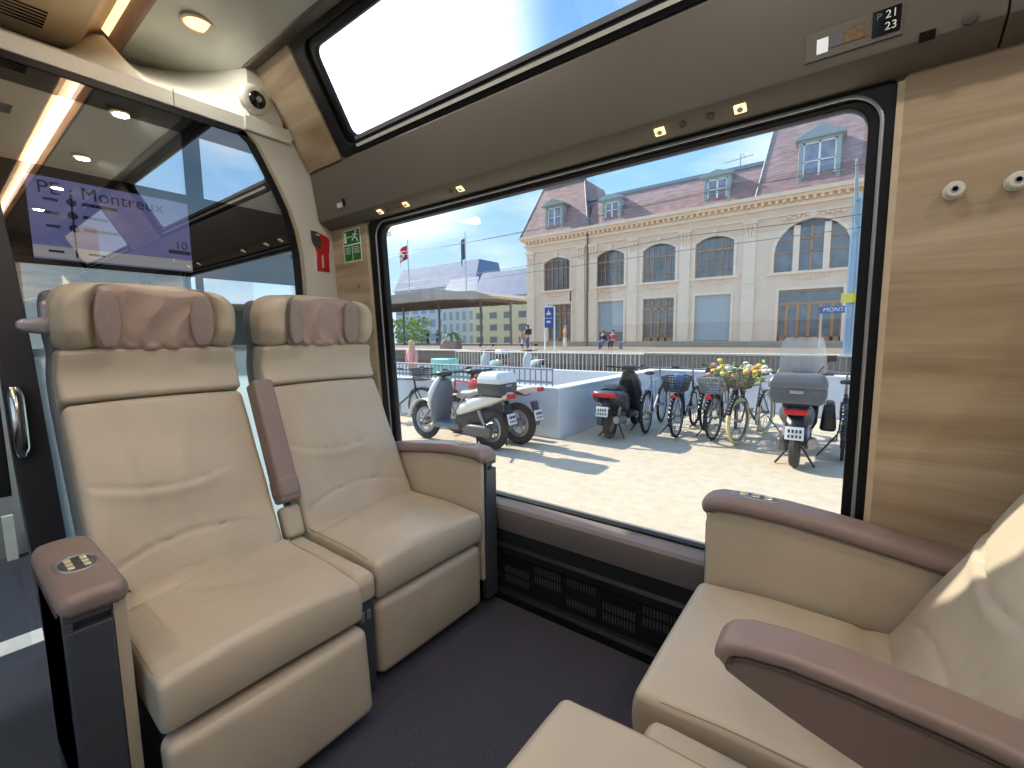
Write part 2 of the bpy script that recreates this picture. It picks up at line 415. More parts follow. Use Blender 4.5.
wn = 0
for s in (1, -1):
    Y = side(s); nm = 'window_side' if s > 0 else 'aisle_side'
    # wall body with openings (outer shell)
    b = B(); yo = lambda z, d=0.0: Y(yg(z) - d)
    for (x0, x1) in ((XA - 0.06, WX[0][0] - 0.06), (WX[0][1] + 0.06, WX[1][0] - 0.06), (WX[1][1] + 0.06, XB + 0.06)):
        b.prism([(Y(yg(0.42) - 0.010), 0.42), (Y(yg(1.74) - 0.010), 1.74), (Y(yg(1.74) + 0.03), 1.76), (Y(yg(0.42) + 0.03), 0.42)], x0, x1)
    b.prism([(Y(1.475), -0.02), (Y(1.475), 0.42), (Y(1.56), 0.42), (Y(1.56), -0.02)], XA - 0.06, XB + 0.06)
    b.prism([(Y(1.43), 1.74), (Y(1.33), 2.03), (Y(1.45), 2.07), (Y(1.52), 1.76)], XA - 0.06, XB + 0.06)
    S(b, 'wall_' + nm, white_pl)
    # oak veneer panels beside the lower windows
    for i, (x0, x1) in enumerate(((XA, -1.975), (0.068, 0.915), (2.93, XB))):
        b = B()
        f = lambda u, v, d: (u, Y(yg(v) - d), v)
        slab(b, rr_loop(x0, x1, 0.30, 1.738, 0.02), f, 0.008, 0.022)
        p = trim(b, wood, bevel=0.004)
        if s > 0 and i < 2:
            e = B(); xe = x1 if i == 0 else x0; sg = 1 if i == 0 else -1
            e.prism([(Y(yg(0.44) - 0.022), 0.44), (Y(yg(1.72) - 0.022), 1.72), (Y(yg(1.72) - 0.003), 1.72), (Y(yg(0.44) - 0.003), 0.44)], xe - sg * 0.004, xe + sg * 0.009)
            trim(e, wood_edge)
    # veneer panels beside the roof lights
    rf = lambda u, v, d: (u, Y(ra.x + rdir.x * v + rnrm.x * d), ra.y + rdir.y * v + rnrm.y * d)
    RL = (rb - ra).length
    for (x0, x1) in ((XA, -1.985), (0.10, 0.90), (2.95, XB)):
        b = B(); slab(b, rr_loop(x0, x1, 0.004, RL - 0.004, 0.008), rf, 0.0, 0.016); trim(b, wood, bevel=0.003)
    b = B()
    for (x0, x1) in ((XA - 0.06, -1.95), (0.08, 0.92), (2.92, XB + 0.06)):
        slab(b, [(x0, 0), (x1, 0), (x1, RL), (x0, RL)], rf, -0.028, -0.002)
    S(b, 'wall_roof_slope_' + nm, white_pl)
    for wi, (x0, x1) in enumerate(WX):
        wn += 1
        # lower window: black frame, raised bead, gasket, glass
        b = B(); f = lambda u, v, d: (u, Y(yg(v) - d), v)
        g = rr_loop(x0, x1, 0.456, 1.698, 0.055)
        ring(b, rr_loop(x0 - 0.092, x1 + 0.054, 0.405, 1.735, 0.03), rr_loop(x0 - 0.022, x1 + 0.022, 0.425, 1.710, 0.06), f, -0.03, 0.012)
        ring(b, rr_loop(x0 - 0.024, x1 + 0.024, 0.446, 1.712, 0.06), g, f, -0.03, 0.003)
        fr = b.build('window_frame', gloss_blk if False else blk, None, bevel=0.004)
        gb = B(); slab(gb, rr_loop(x0 - 0.004, x1 + 0.004, 0.452, 1.702, 0.055), f, -0.012, -0.008)
        root = S(gb, 'window_%d' % wn, win_glass, smooth=False)
        fr.parent = root
        bead = B(); lp = rr_loop(x0 - 0.030, x1 + 0.026, 0.46, 1.718, 0.075, 10)
        lp = lp[:22] + [(x0 - 0.030, 0.45)]; lp = [(x1 + 0.026, 0.45)] + lp
        bead.tube([f(u, v, 0.013) for u, v in lp], 0.0045, 8); bead.build('frame_bead', silver, root)
        if s > 0 and wi == 0:
            mk = B(); mk.box((x0 + 0.055, 0, 0), (x0 + 0.105, 0.001, 0.026)); mk.T = None
            mk2 = B()
            for k in range(3): mk2.box((x0 + 0.045, yg(1.65) - 0.009, 1.643 + 0.008 * k), (x0 + 0.085, yg(1.65) - 0.0085, 1.647 + 0.008 * k))
            mk2.build('etched_mark', mat('etch_grey', (120, 150, 160), 0.6), root)
        # roof light
        wn += 1
        b = B()
        gi = rr_loop(x0 + 0.012, x1 - 0.0, 0.068, 0.408, 0.04)
        ring(b, rr_loop(x0 - 0.10, x1 + 0.085, 0.004, RL + 0.004, 0.02), rr_loop(x0 - 0.03, x1 + 0.04, 0.040, 0.440, 0.055), rf, -0.028, 0.010)
        ring(b, rr_loop(x0 - 0.035, x1 + 0.045, 0.035, 0.445, 0.055), gi, rf, -0.028, -0.006)
        fr = b.build('window_frame', blk, None, bevel=0.004)
        gb = B(); slab(gb, rr_loop(x0, x1 + 0.012, 0.056, 0.42, 0.04), rf, -0.022, -0.018)
        root = S(gb, 'window_%d' % wn, win_glass, smooth=False); fr.parent = root
        st = B(); slab(st, [(x0 + 0.04, 0.024), (x1 - 0.04, 0.024), (x1 - 0.04, 0.036), (x0 + 0.04, 0.036)], rf, 0.010, 0.014)
        st.build('highlight_strip', mat('pale_strip', (222, 222, 214), 0.35), root)  # pale strip: highlight along the lower frame edge put in as colour
        st = B(); slab(st, [(x0 + 0.03, 0.052), (x1 - 0.03, 0.052), (x1 - 0.03, 0.066), (x0 + 0.03, 0.066)], rf, -0.017, -0.003)
        st.build('inner_rail', silver, root)
    # overhead panel with soffit, seam
    prof = [(1.300, 2.006), (1.292, 2.000), (1.326, 1.775), (1.330, 1.764), (1.338, 1.759), (1.385, 1.732), (1.50, 1.732), (1.50, 1.80), (1.36, 2.02)]
    for (x0, x1) in ((XA, 0.2125), (0.2155, XB)):
        b = B(); b.prism([(Y(p), q) for p, q in prof], x0, x1); trim(b, taupe, bevel=0.003)
    # brown rail between the roof light and the ceiling
    b = B(); b.prism([(Y(p), q) for p, q in [(1.070, 2.420), (1.060, 2.405), (1.008, 2.388), (0.998, 2.392), (1.0, 2.44), (1.05, 2.46)]], XA, XB); trim(b, taupe_dk, bevel=0.002)
    # window sill
    b = B(); b.prism([(Y(p), q) for p, q in [(1.468, 0.300), (1.436, 0.385), (1.431, 0.418), (1.438, 0.431), (1.480, 0.449), (1.53, 0.453), (1.53, 0.30)]], XA, XB); trim(b, mat('sill_taupe', (128, 118, 112), 0.35, var=0.03, scale=4), bevel=0.002)
    b = B(); b.prism([(Y(1.466), 0.24), (Y(1.466), 0.315), (Y(1.4695), 0.315), (Y(1.4695), 0.24)], XA, XB); trim(b, hole_blk, smooth=False)
    # heater duct: top, grille face, foot rail
    b = B()
    b.prism([(Y(p), q) for p, q in [(1.475, 0.262), (1.447, 0.258), (1.437, 0.246), (1.437, 0.215), (1.452, 0.205), (1.452, 0.055), (1.475, 0.05)]], XA, XB)
    hb = trim(b, heater_blk, bevel=0.002)
    b = B(); b.prism([(Y(p), q) for p, q in [(1.47, 0.06), (1.432, 0.052), (1.424, 0.040), (1.432, 0.0), (1.47, 0.0)]], XA, XB)
    put(b.build('foot_rail', heater_blk, hb, bevel=0.002))
    if s > 0:
        b = B(); b.cur = 0
        for blockx in range(12):
            bx = -1.30 + blockx * 0.155
            for row in range(3):
                for k in range(11):
                    x = bx + k * 0.0118
                    z = 0.168 - row * 0.042
                    if (blockx + row) % 3 == 1: continue
                    b.box((x, 1.4505, z), (x + 0.005, 1.4525, z + 0.030))
        put(b.build('grille_slots', slot_grey, hb, smooth=False))

# floor
b = B(); b.box((XA - 0.1, 0.17, -0.05), (XB, 1.47, 0.0)); S(b, 'floor', carpet, smooth=False)
b = B(); b.box((XA - 1.3, 2 * CY - 1.47, -0.05), (XB, 0.17, -0.0005)); S(b, 'floor_aisle', carpet2, smooth=False)

# ceiling: side panels with a curved end, cove recess, central duct
for s in (1, -1):
    Y = side(s)
    def cz(y): return 2.455 - 0.058 * max(0.0, (y - 0.66) / 0.34) ** 1.7
    def xend(y): return XA - 0.50 * max(0.0, 1 - ((max(y, 0.68) - 0.68) / 0.325) ** 1.7) ** 0.8
    b = B(); ys = [0.665 + 0.335 * i / 16 for i in range(17)]
    vs = []; fs = []
    for i, y in enumerate(ys):
        xe = min(xend(y), XA - 0.002)
        for x in (xe, XB): vs.append((x, Y(y), cz(y)))
        for x in (xe, XB): vs.append((x, Y(y), cz(y) + 0.03))
    for i in range(16):
        k = i * 4; q = k + 4
        fs += [(k, k+1, q+1, q), (k+2, q+2, q+3, k+3), (k, q, q+2, k+2), (k+1, k+3, q+3, q+1)]
    fs += [(0, 2, 3, 1), (64, 65, 67, 66)]
    b.add(vs, fs); S(b, 'ceiling', ceil_pl, angle=50) if s > 0 else S(b, 'ceiling_aisle_side', ceil_pl, angle=50)
    b = B(); b.prism([(Y(0.665), 2.455), (Y(0.655), 2.458), (Y(0.640), 2.530), (Y(0.640), 2.56), (Y(0.665), 2.56)], XA - 0.50, XB); trim(b, edge_pl)
    b = B(); b.prism([(Y(0.640), 2.535), (Y(0.618), 2.556), (Y(0.618), 2.566), (Y(0.640), 2.566)], XA - 0.50, XB); trim(b, cove_on, smooth=False)
    cp = [(0.625, 2.558), (0.600, 2.556), (0.578, 2.543), (0.560, 2.512), (0.545, 2.475), (0.525, 2.450), (0.485, 2.438), (0.30, 2.434), (0.12, 2.433)]
    b = B(); b.prism([(Y(p), q) for p, q in cp] + [(Y(0.12), 2.60), (Y(0.62), 2.60)], XA - 0.56, XB)
    ob = S(b, 'ceiling_duct' if s > 0 else 'ceiling_duct_aisle_side', duct_pl, angle=50)
    if s > 0:
        b = B()
        for blk_i in range(9):
            for k in range(6):
                x = XA - 0.44 + blk_i * 0.62 + k * 0.026
                b.box((x, 0.17, 2.4325), (x + 0.009, 0.415, 2.436))
        b.build('vent_slots', hole_blk, ob, smooth=False)
b = B(); b.box((XA - 1.3, 2 * CY - 1.13, 2.60), (XB + 0.05, 1.13, 2.63)); b.box((XA - 1.3, 1.068, 2.425), (XB + 0.05, 1.13, 2.60)); b.box((XA - 1.3, 2 * CY - 1.13, 2.425), (XB + 0.05, 2 * CY - 1.068, 2.60)); b.box((XA - 0.62, 2 * CY - 1.06, 2.40), (XA - 0.58, 1.06, 2.62)); S(b, 'ceiling_outer', white_pl, smooth=False)

# end of the saloon beyond the ceiling: the inclined white face above the glass partition
b = B(); nn = 48
def crease(t):   # along y from -0.85 to 1.165
    y = -0.93 + (1.165 + 0.93) * t
    return y
top = []; low = []
for i in range(nn + 1):
    y = 0.12 + (1.165 - 0.12) * i / nn
    if y < 0.60: tx, ty, tz = XA - 0.555, y, 2.430 if y < 0.49 else 2.430 + 0.12 * min(1, (y - 0.49) / 0.11)
    elif y < 0.67: tx, ty, tz = XA - 0.495, y, 2.56 - 0.105 * (y - 0.60) / 0.07
    elif y <= 1.0: tx, ty, tz = min(xend(y), XA - 0.002) + 0.0, y, cz(y)
    else: tx, ty, tz = XA, y, 2.392 + (y - 1.0) * 0.3 if y < 1.066 else 2.415 - (y - 1.066) * (0.41 / 0.234)
    top.append((tx, ty, tz)); low.append((XA + 0.0015, y, 2.170))
for mir in (1, -1):
    Y = side(mir)
    vs = [(p[0], Y(p[1]), p[2]) for p in low] + [(p[0], Y(p[1]), p[2]) for p in top]
    b.add(vs, [(i, i + 1, nn + 2 + i, nn + 1 + i) for i in range(nn)])
S(b, 'wall_partition_head', white_pl, angle=50)
b = B()
b.prism([(y, z) for y, z in [(-0.925, 2.112), (1.160, 2.112), (1.168, 2.14), (1.166, 2.172), (-0.926, 2.172)]], XA - 0.06, XA + 0.001)
b.prism([(y, z) for y, z in [(0.985, 2.112), (1.196, 2.112), (1.205, 2.14), (1.198, 2.178), (0.985, 2.178)]], XA - 0.06, XA + 0.018)
trim(b, white_pl, bevel=0.004)
b = B(); b.box((XA + 0.0012, 0.716, 2.112), (XA + 0.002, 0.7185, 2.182)); trim(b, mat('joint_line', (90, 88, 84), 0.6), smooth=False)
# glass partition
edge = [(0.985, 2.112), (1.03, 2.06), (1.075, 1.98), (1.125, 1.88), (1.165, 1.79), (1.195, 1.69), (1.212, 1.58), (1.218, 1.45), (1.220, 1.2), (1.222, 0.02)]
def off(pts, d):
    out = []
    for i, p in enumerate(pts):
        a = Vector(pts[max(i - 1, 0)]); c = Vector(pts[min(i + 1, len(pts) - 1)]); t = (c - a).normalized()
        out.append((p[0] + (-t.y) * -d * -1 * 1.0, p[1] + t.x * -d * -1)) if False else out.append((p[0] - t.y * d * -1 * -1, p[1] + t.x * d * -1 * -1))
    return out
e_in = [(y - 0.035, min(z, 2.095)) for y, z in edge]; e_tr = [(y + 0.018, z) for y, z in edge]
wall_e = [(1.310, 2.005), (1.335, 1.775), (1.41, 1.735), (1.42, 1.6), (1.44, 1.2), (1.46, 0.6), (1.47, 0.02)]
b = B(); b.prism([(1.20, 2.182), (1.166, 2.112), (1.0, 2.112)] + e_tr[1:] + list(reversed(wall_e)), XA - 0.06, XA - 0.004)
S(b, 'wall_partition', white_pl, bevel=0.002, angle=30)
b = B()
for i in range(len(edge) - 1):
    b.prism([edge[i], edge[i + 1], e_tr[i + 1], e_tr[i]], XA - 0.05, XA + 0.004)
trim(b, mat('beige_edge', (168, 152, 128), 0.45), angle=50)
b = B()
for i in range(len(edge) - 1):
    b.prism([edge[i], edge[i + 1], e_in[i + 1], e_in[i]], XA - 0.05, XA - 0.002)
b.box((XA - 0.05, 0.05, 2.085), (XA - 0.002, 1.0, 2.112))
frm = b
frm.box((XA - 0.05, 0.25, 0.0), (XA - 0.018, 1.20, 0.06))
pframe = frm
pane = B()
lp = [(0.10, 1.100), (1.200, 1.100)] + [(y - 0.02, min(z, 2.10)) for y, z in reversed(edge) if z > 1.15] + [(0.10, 2.10)]
n_ = len(lp)
pane.add([(XA - 0.008, p[0], p[1]) for p in lp] + [(XA - 0.014, p[0], p[1]) for p in lp],
         [tuple(range(n_)), tuple(reversed(range(n_, 2 * n_)))] + [(i, (i + 1) % n_, n_ + (i + 1) % n_, n_ + i) for i in range(n_)])
wn += 1
pgl = S(pane, 'window_%d' % wn, part_glass, smooth=False)
pframe.build('window_frame', blk, pgl, bevel=0.002)
b = B(); b.box((XA - 0.0075, 0.14, 1.422), (XA - 0.0068, 1.186, 1.765)); b.box((XA - 0.0075, 0.10, 2.018), (XA - 0.0068, 1.015, 2.10)); b.box((XA - 0.0075, 0.735, 1.765), (XA - 0.0068, 0.800, 2.018)); b.box((XA - 0.0075, 0.742, 1.30), (XA - 0.0068, 0.772, 1.422))
b.build('printed_band', print_blk, pgl, smooth=False)
b = B(); b.box((XA - 0.0075, 0.20, 0.06), (XA - 0.0066, 1.186, 1.125)); b.build('frosted_panel', frost_glass, pgl, smooth=False)
# route screen hung behind the partition glass
sc_ = empty('route_screen', (XA - 0.006, 0.48, 1.58), 'purple blue route screen listing stops behind the glass partition above the seats', 'screen')
b = B(); b.box((XA - 0.0067, 0.262, 1.442), (XA - 0.0062, 0.735, 1.728)); b.build('display', screen_m, sc_, smooth=False)
b = B(); b.box((XA - 0.0062, 0.262, 1.448), (XA - 0.0058, 0.735, 1.490)); b.build('bottom_bar', screen_lt, sc_, smooth=False)
TM = lambda y, z: basis((XA - 0.0058, y, z), (0, 1, 0), (0, 0, 1))
text('heading', 'PE · Montreux', 0.062, TM(0.286, 1.690), screen_tx, sc_, align='LEFT')
text('carriage_number', '10', 0.046, TM(0.700, 1.548), screen_tx, sc_)
b = B(); b.box((XA - 0.0058, 0.655, 1.512), (XA - 0.0054, 0.732, 1.528)); b.build('class_bar', screen_tx, sc_, smooth=False)
b = B()
for k, z in enumerate((1.652, 1.606, 1.560)):
    b.lathe((XA - 0.0058, 0.373, z), (1, 0, 0), [(0.014, 0), (0.014, 0.0004)], 16)
    b.box((XA - 0.0058, 0.300, z - 0.005), (XA - 0.0054, 0.338, z + 0.005)); b.box((XA - 0.0058, 0.400, z - 0.005), (XA - 0.0054, 0.47 + 0.03 * ((k + 1) % 2), z + 0.006))
b.box((XA - 0.0058, 0.370, 1.455), (XA - 0.0054, 0.376, 1.68))
b.box((XA - 0.0058, 0.300, 1.468), (XA - 0.0054, 0.340, 1.476)); b.box((XA - 0.0058, 0.405, 1.468), (XA - 0.0054, 0.45, 1.476))
b.build('route_line', screen_tx, sc_, smooth=False)
# dark vestibule beyond the partition
b = B()
for (ya_, yb_, za_, zb_) in ((2 * CY - 1.47, 0.35, -0.05, 2.62), (1.18, 1.47, -0.05, 2.62), (0.35, 1.18, -0.05, 0.80), (0.35, 1.18, 1.95, 2.62)): b.box((XA - 1.30, ya_, za_), (XA - 1.26, yb_, zb_))
g_ = B(); g_.box((XA - 1.285, 0.35, 0.80), (XA - 1.28, 1.18, 1.95)); wn += 1; S(g_, 'window_%d' % wn, win_glass, smooth=False)  # glazed end opening added so sun and sky light the frosted panel
S(b, 'wall_vestibule', mat('vestibule_grey', (150, 150, 148), 0.6), smooth=False)
b = B()
for Y in (side(1), side(-1)):
    b.prism([(Y(1.475), -0.05), (Y(1.475), 0.50), (Y(1.50), 0.50), (Y(1.50), -0.05)], XA - 1.30, XA - 0.06)
    b.prism([(Y(1.43), 1.70), (Y(1.42), 1.74), (Y(1.33), 2.02), (Y(1.09), 2.43), (Y(1.06), 2.60), (Y(1.08), 2.60), (Y(1.11), 2.43), (Y(1.35), 2.03), (Y(1.44), 1.75), (Y(1.45), 1.70)], XA - 1.30, XA - 0.06)
    for (a0, a1) in ((XA - 1.30, XA - 1.12), (XA - 0.22, XA - 0.06)): b.prism([(Y(1.475), 0.50), (Y(1.43), 1.70), (Y(1.45), 1.70), (Y(1.50), 0.50)], a0, a1)
    g_ = B(); g_.prism([(Y(1.484), 0.50), (Y(1.438), 1.70), (Y(1.442), 1.70), (Y(1.488), 0.50)], XA - 1.12, XA - 0.22); wn += 1; S(g_, 'window_%d' % wn, win_glass, smooth=False)  # side openings added to bring daylight onto the frosted panel
S(b, 'wall_vestibule_side', MATS['vestibule_grey'], smooth=False)
b = B(); b.box((XA - 1.30, -1.17, 2.13), (XA - 0.062, 1.30, 2.16)); S(b, 'ceiling_vestibule', MATS['vestibule_grey'], smooth=False)
b = B(); b.box((XA - 1.30, 0.17, -0.05), (XA - 0.1, 1.47, 0.0)); S(b, 'floor_vestibule', carpet, smooth=False)
# door post and sliding door leaf
b = B(); b.prism([(0.172, 0.0), (0.264, 0.0), (0.250, 0.45), (0.226, 1.08), (0.210, 1.40), (0.194, 1.60), (0.165, 2.00), (0.155, 2.112), (0.10, 2.112), (0.14, 1.6), (0.150, 0.8)], XA - 0.03, XA + 0.06)
post = trim(b, mat('dark_post', (50, 50, 54), 0.5, var=0.04), bevel=0.004)
b = B()
hx_, hy_ = XA + 0.06, 0.168
b.tube([(hx_ - 0.004, hy_, 0.780), (hx_ + 0.020, hy_, 0.782), (hx_ + 0.034, hy_, 0.80), (hx_ + 0.038, hy_, 0.88), (hx_ + 0.034, hy_, 0.965), (hx_ + 0.020, hy_, 0.985), (hx_ - 0.004, hy_, 0.987)], 0.021, 14); b.build('door_handle', chrome, post)
d_ = B(); d_.box((XA - 0.03, -0.62, 0.62), (XA + 0.0, 0.139, 2.112)); d_.box((XA - 0.03, -0.62, 0.0), (XA, -0.52, 0.62))
door = S(d_, 'door_1', mat('door_black', (26, 26, 30), 0.4), bevel=0.003)
b = B(); b.box((XA - 0.02, -0.52, 0.02), (XA - 0.012, 0.139, 0.62)); b.build('door_glass', win_glass, door, smooth=False)
b = B(); b.box((XA + 0.0, 2 * CY - 1.47, 0.0), (XA - 0.05, -0.62, 2.15)); S(b, 'wall_partition_aisle_side', white_pl, smooth=False)
b = B(); b.box((-2.53, -0.45, 0.0), (-2.415, 0.21, 0.004)); trim(b, mat('white_floor_strip', (225, 225, 215), 0.5), smooth=False)
b = B(); b.box((-3.50, 0.165, 0.0), (-3.47, 0.205, 0.24)); trim(b, MATS['white_floor_strip'], smooth=False)
# far end wall of the saloon behind the camera
b = B(); b.box((XB, 2 * CY - 1.5, -0.05), (XB + 0.05, 1.5, 2.62)); S(b, 'wall_far_end', wood, smooth=False)

# ================================================================== fittings
# downlights
for i, (lx, ly) in enumerate(LAMPS):
    zc = 2.4548 - 0.058 * max(0.0, ((ly if ly > 0 else 2 * CY - ly) - 0.66) / 0.34) ** 1.7
    where = 'nearest the glass partition' if i == 0 else 'behind the viewpoint'
    zc -= 0.006
    e = empty('ceiling_light', (lx, ly, zc), 'round warm downlight in the cream ceiling above the glass partition' if i == 0 else 'round warm ceiling downlight outside the photo, mirrored in the partition glass', 'ceiling light', 'ceiling downlights' if i == 0 else 'mirrored ceiling downlights')
    b = B(); b.lathe((lx, ly, zc), (0, 0, -1), [(0.062, -0.004), (0.062, 0.002), (0.058, 0.004), (0.052, 0.003), (0.050, -0.004)], 28); b.build('lamp_ring', duct_pl, e)
    b = B(); b.lathe((lx, ly, zc), (0, 0, -1), [(0.050, -0.0035), (0.050, -0.001), (0.02, 0.0)], 28); b.build('lamp_lens', lamp_on, e)
# surveillance camera dome
cpos = Vector((XA + 0.004, 1.035, 2.262))
e = empty('security_camera', tuple(cpos), 'small round security camera with black lens on the cream corner above the glass partition', 'security camera')
b = B(); b.lathe(cpos, (1, 0, -0.12), [(0.066, -0.004), (0.064, 0.012), (0.056, 0.022), (0.042, 0.027), (0.038, 0.027)], 28); b.build('housing', white_pl, e)
b = B(); b.lathe(cpos + Vector((0.0, 0.004, -0.004)), (1, 0, -0.12), [(0.037, 0.02), (0.037, 0.029), (0.03, 0.038), (0.015, 0.044), (0.004, 0.045)], 24); b.build('lens', gloss_blk, e)
b = B(); b.lathe(cpos + Vector((0.044, 0.004, -0.01)), (1, 0, -0.12), [(0.012, 0), (0.012, 0.003), (0.009, 0.003)], 14); b.build('iris', silver, e)
# reading lights and call buttons on the soffit
def on_soffit(x, t=0.5): return Vector((x, 1.338 + 0.047 * t, 1.759 - 0.027 * t))
rl = []
def reading_light(x, label):
    p = on_soffit(x); e = empty('reading_light', tuple(p), label, 'reading light', 'reading lights above the window')
    M = Matrix.Translation(p) @ Matrix.Rotation(R(-30), 4, 'X')
    b = B(); b.rbox((0, 0, -0.002), (0.030, 0.026, 0.006), 0.003, 2); b.T = None
    for i in range(len(b.v)): b.v[i] = tuple(M @ Vector(b.v[i]))
    b.build('bezel', lamp_on, e)
    b = B(); b.lathe(p + Vector((0, -0.002, -0.0045)), (0, -0.5, -0.87), [(0.0075, 0), (0.0075, 0.002), (0.006, 0.002)], 14); b.build('lens', silver, e)
for x, l in ((-1.80, 'glowing square reading light on the soffit, closest to the exit signs'), (-1.615, 'glowing square reading light on the soffit, second from the exit signs'),
             (-1.28, 'glowing square reading light on the soffit above the left part of the big window'),
             (-0.475, 'glowing square reading light on the soffit above the window middle, left of two buttons'), (-0.262, 'glowing square reading light on the soffit, nearest the seat number sign')):
    reading_light(x, l)
def soffit_button(x, label):
    p = on_soffit(x); b = B(); b.lathe(p, (0, -0.5, -0.87), [(0.011, -0.003), (0.011, 0.002), (0.008, 0.003), (0.006, 0.001)], 16)
    o = b.build('call_button', taupe_dk, None); o['label'] = label; o['category'] = 'button'; o['group'] = 'round buttons on the soffit'
for x, l in ((-1.745, 'small dark round button on the soffit, nearest the exit signs'), (-1.675, 'small dark round button between the first two reading lights, right one'),
             (-1.335, 'small round button just left of the single reading light on the soffit'), (-0.410, 'round button just right of a square reading light above the window middle'), (-0.335, 'round button just left of the reading light nearest the seat number sign')):
    soffit_button(x, l)
# seat number sign
yn = lambda z: 1.292 + (2.0 - z) * (0.034 / 0.225)
def panel_box(b, x0, x1, z0, z1, d0, d1):
    b.add([(x, yn(z) - d, z) for d in (d0, d1) for x, z in ((x0, z0), (x1, z0), (x1, z1), (x0, z1))], [(0, 1, 2, 3), (7, 6, 5, 4), (0, 4, 5, 1), (1, 5, 6, 2), (2, 6, 7, 3), (3, 7, 4, 0)])
e = empty('seat_number_sign', (-0.02, 1.31, 1.82), 'seat number sign reading 21 and 23 beside a small display above the window corner', 'sign')
b = B(); panel_box(b, -0.118, 0.056, 1.785, 1.842, -0.001, 0.003); b.build('sign_plate', taupe, e, bevel=0.001)
b = B(); panel_box(b, -0.096, -0.074, 1.796, 1.826, 0.003, 0.0045); b.build('white_label', mat('sign_white', (225, 228, 230), 0.4, emit=((225, 228, 230), 0.25)), e, smooth=False)
b = B(); panel_box(b, -0.074, -0.048, 1.802, 1.828, 0.003, 0.0042); b.build('grey_label', mat('sign_grey', (92, 92, 96), 0.4), e, smooth=False)
b = B(); panel_box(b, -0.048, -0.004, 1.802, 1.830, 0.003, 0.0042); b.build('orange_display', mat('sign_amber', (112, 86, 56), 0.4, var=0.4, scale=120), e, smooth=False)
b = B(); panel_box(b, 0.004, 0.052, 1.794, 1.842, 0.003, 0.0048); b.build('number_plate', gloss_blk, e, smooth=False)
PM = lambda x, z: basis((x, yn(z) - 0.0052, z), (1, 0, 0), (0, -0.034, 0.225) if False else (0, -0.15, 1))
text('numerals', '21', 0.0215, PM(0.036, 1.829), white_sg, e, 0.0002); text('numerals', '23', 0.0215, PM(0.036, 1.807), white_sg, e, 0.0002)
text('window_seat_mark', 'P', 0.018, PM(0.015, 1.829), mat('dim_ink', (110, 110, 112), 0.5), e, 0.0002)
# small black sensor, round cap and the emergency lamp
b = B(); panel_box(b, 0.084, 0.110, 1.768 - 0.012 + 0.002, 1.776, -0.001, 0.004); o = b.build('black_sensor', gloss_blk, None, bevel=0.001); put(o, None, 'small black rectangular sensor on the overhead panel above the oak wall', 'sensor')
b = B(); b.lathe((0.160, yn(1.785) + 0.001, 1.776), (0, -1, -0.15), [(0.012, -0.002), (0.012, 0.003), (0.009, 0.004)], 20); o = b.build('round_cap', mat('cap_brown', (70, 60, 52), 0.5), None); put(o, None, 'small round brown cap on the overhead panel right of the black sensor', 'cap')
e = empty('emergency_lamp', (-2.06, 1.31, 1.82), 'small pale rectangular lamp with a dark clip on the overhead panel above the exit signs', 'lamp')
b = B(); panel_box(b, -2.085, -2.035, 1.800, 1.822, 0.0, 0.005); b.build('lens', mat('pale_lens', (200, 200, 192), 0.3), e, bevel=0.001)
b = B(); panel_box(b, -2.034, -2.020, 1.802, 1.835, 0.0, 0.008); b.build('clip', blk, e, bevel=0.001)
# green exit signs on the veneer
def wf(x, z, d): return (x, yg(z) - 0.022 - d, z)
def wall_box(b, x0, x1, z0, z1, d0, d1):
    b.add([wf(x, z, d) for d in (d0, d1) for x, z in ((x0, z0), (x1, z0), (x1, z1), (x0, z1))], [(0, 1, 2, 3), (7, 6, 5, 4), (0, 4, 5, 1), (1, 5, 6, 2), (2, 6, 7, 3), (3, 7, 4, 0)])
EXM = lambda x: -2.180 + (x + 2.225) * 1.12
EZM = lambda z: 1.552 + (z - 1.498) * 0.785
_wf, _wb = wf, wall_box
def wf(x, z, d): return _wf(EXM(x), EZM(z), d)
e = empty('exit_sign', (-2.14, 1.37, 1.6), 'green and white exit sticker with running figure on the oak strip left of the window', 'sign')
b = B(); wall_box(b, -2.225, -2.085, 1.498, 1.705, 0.0002, 0.0012); b.build('sign_backing', white_sg, e, smooth=False)
b = B(); wall_box(b, -2.219, -2.091, 1.612, 1.699, 0.0012, 0.002); b.build('running_panel', green_sg, e, smooth=False)
b = B(); wall_box(b, -2.219, -2.158, 1.504, 1.603, 0.0012, 0.002); wall_box(b, -2.152, -2.091, 1.504, 1.603, 0.0012, 0.002); b.build('instruction_panels', green_sg, e, smooth=False)
b = B()
wall_box(b, -2.214, -2.194, 1.622, 1.690, 0.002, 0.0026)
wall_box(b, -2.188, -2.150, 1.655, 1.661, 0.002, 0.0026)
b.add([wf(x, z, 0.0026) for x, z in ((-2.192, 1.658), (-2.178, 1.668), (-2.178, 1.648))], [(0, 1, 2)])
def stick(pts, r):
    b.tube([wf(x, z, 0.0028) for x, z in pts], r, 6)
b.lathe(wf(-2.118, 1.688, 0.0022), (0, -1, 0), [(0.0065, 0), (0.0065, 0.0006)], 12)
stick([(-2.122, 1.678), (-2.128, 1.655)], 0.005); stick([(-2.128, 1.655), (-2.140, 1.645), (-2.150, 1.634)], 0.003); stick([(-2.128, 1.655), (-2.114, 1.642), (-2.106, 1.622)], 0.003)
stick([(-2.122, 1.676), (-2.140, 1.672), (-2.146, 1.660)], 0.0025); stick([(-2.122, 1.676), (-2.108, 1.664)], 0.0025)
for k in range(4): wall_box(b, -2.21 + 0.0, -2.170, 1.588 - 0.012 * k, 1.592 - 0.012 * k, 0.002, 0.0024); wall_box(b, -2.146, -2.10, 1.588 - 0.012 * k, 1.592 - 0.012 * k, 0.002, 0.0024)
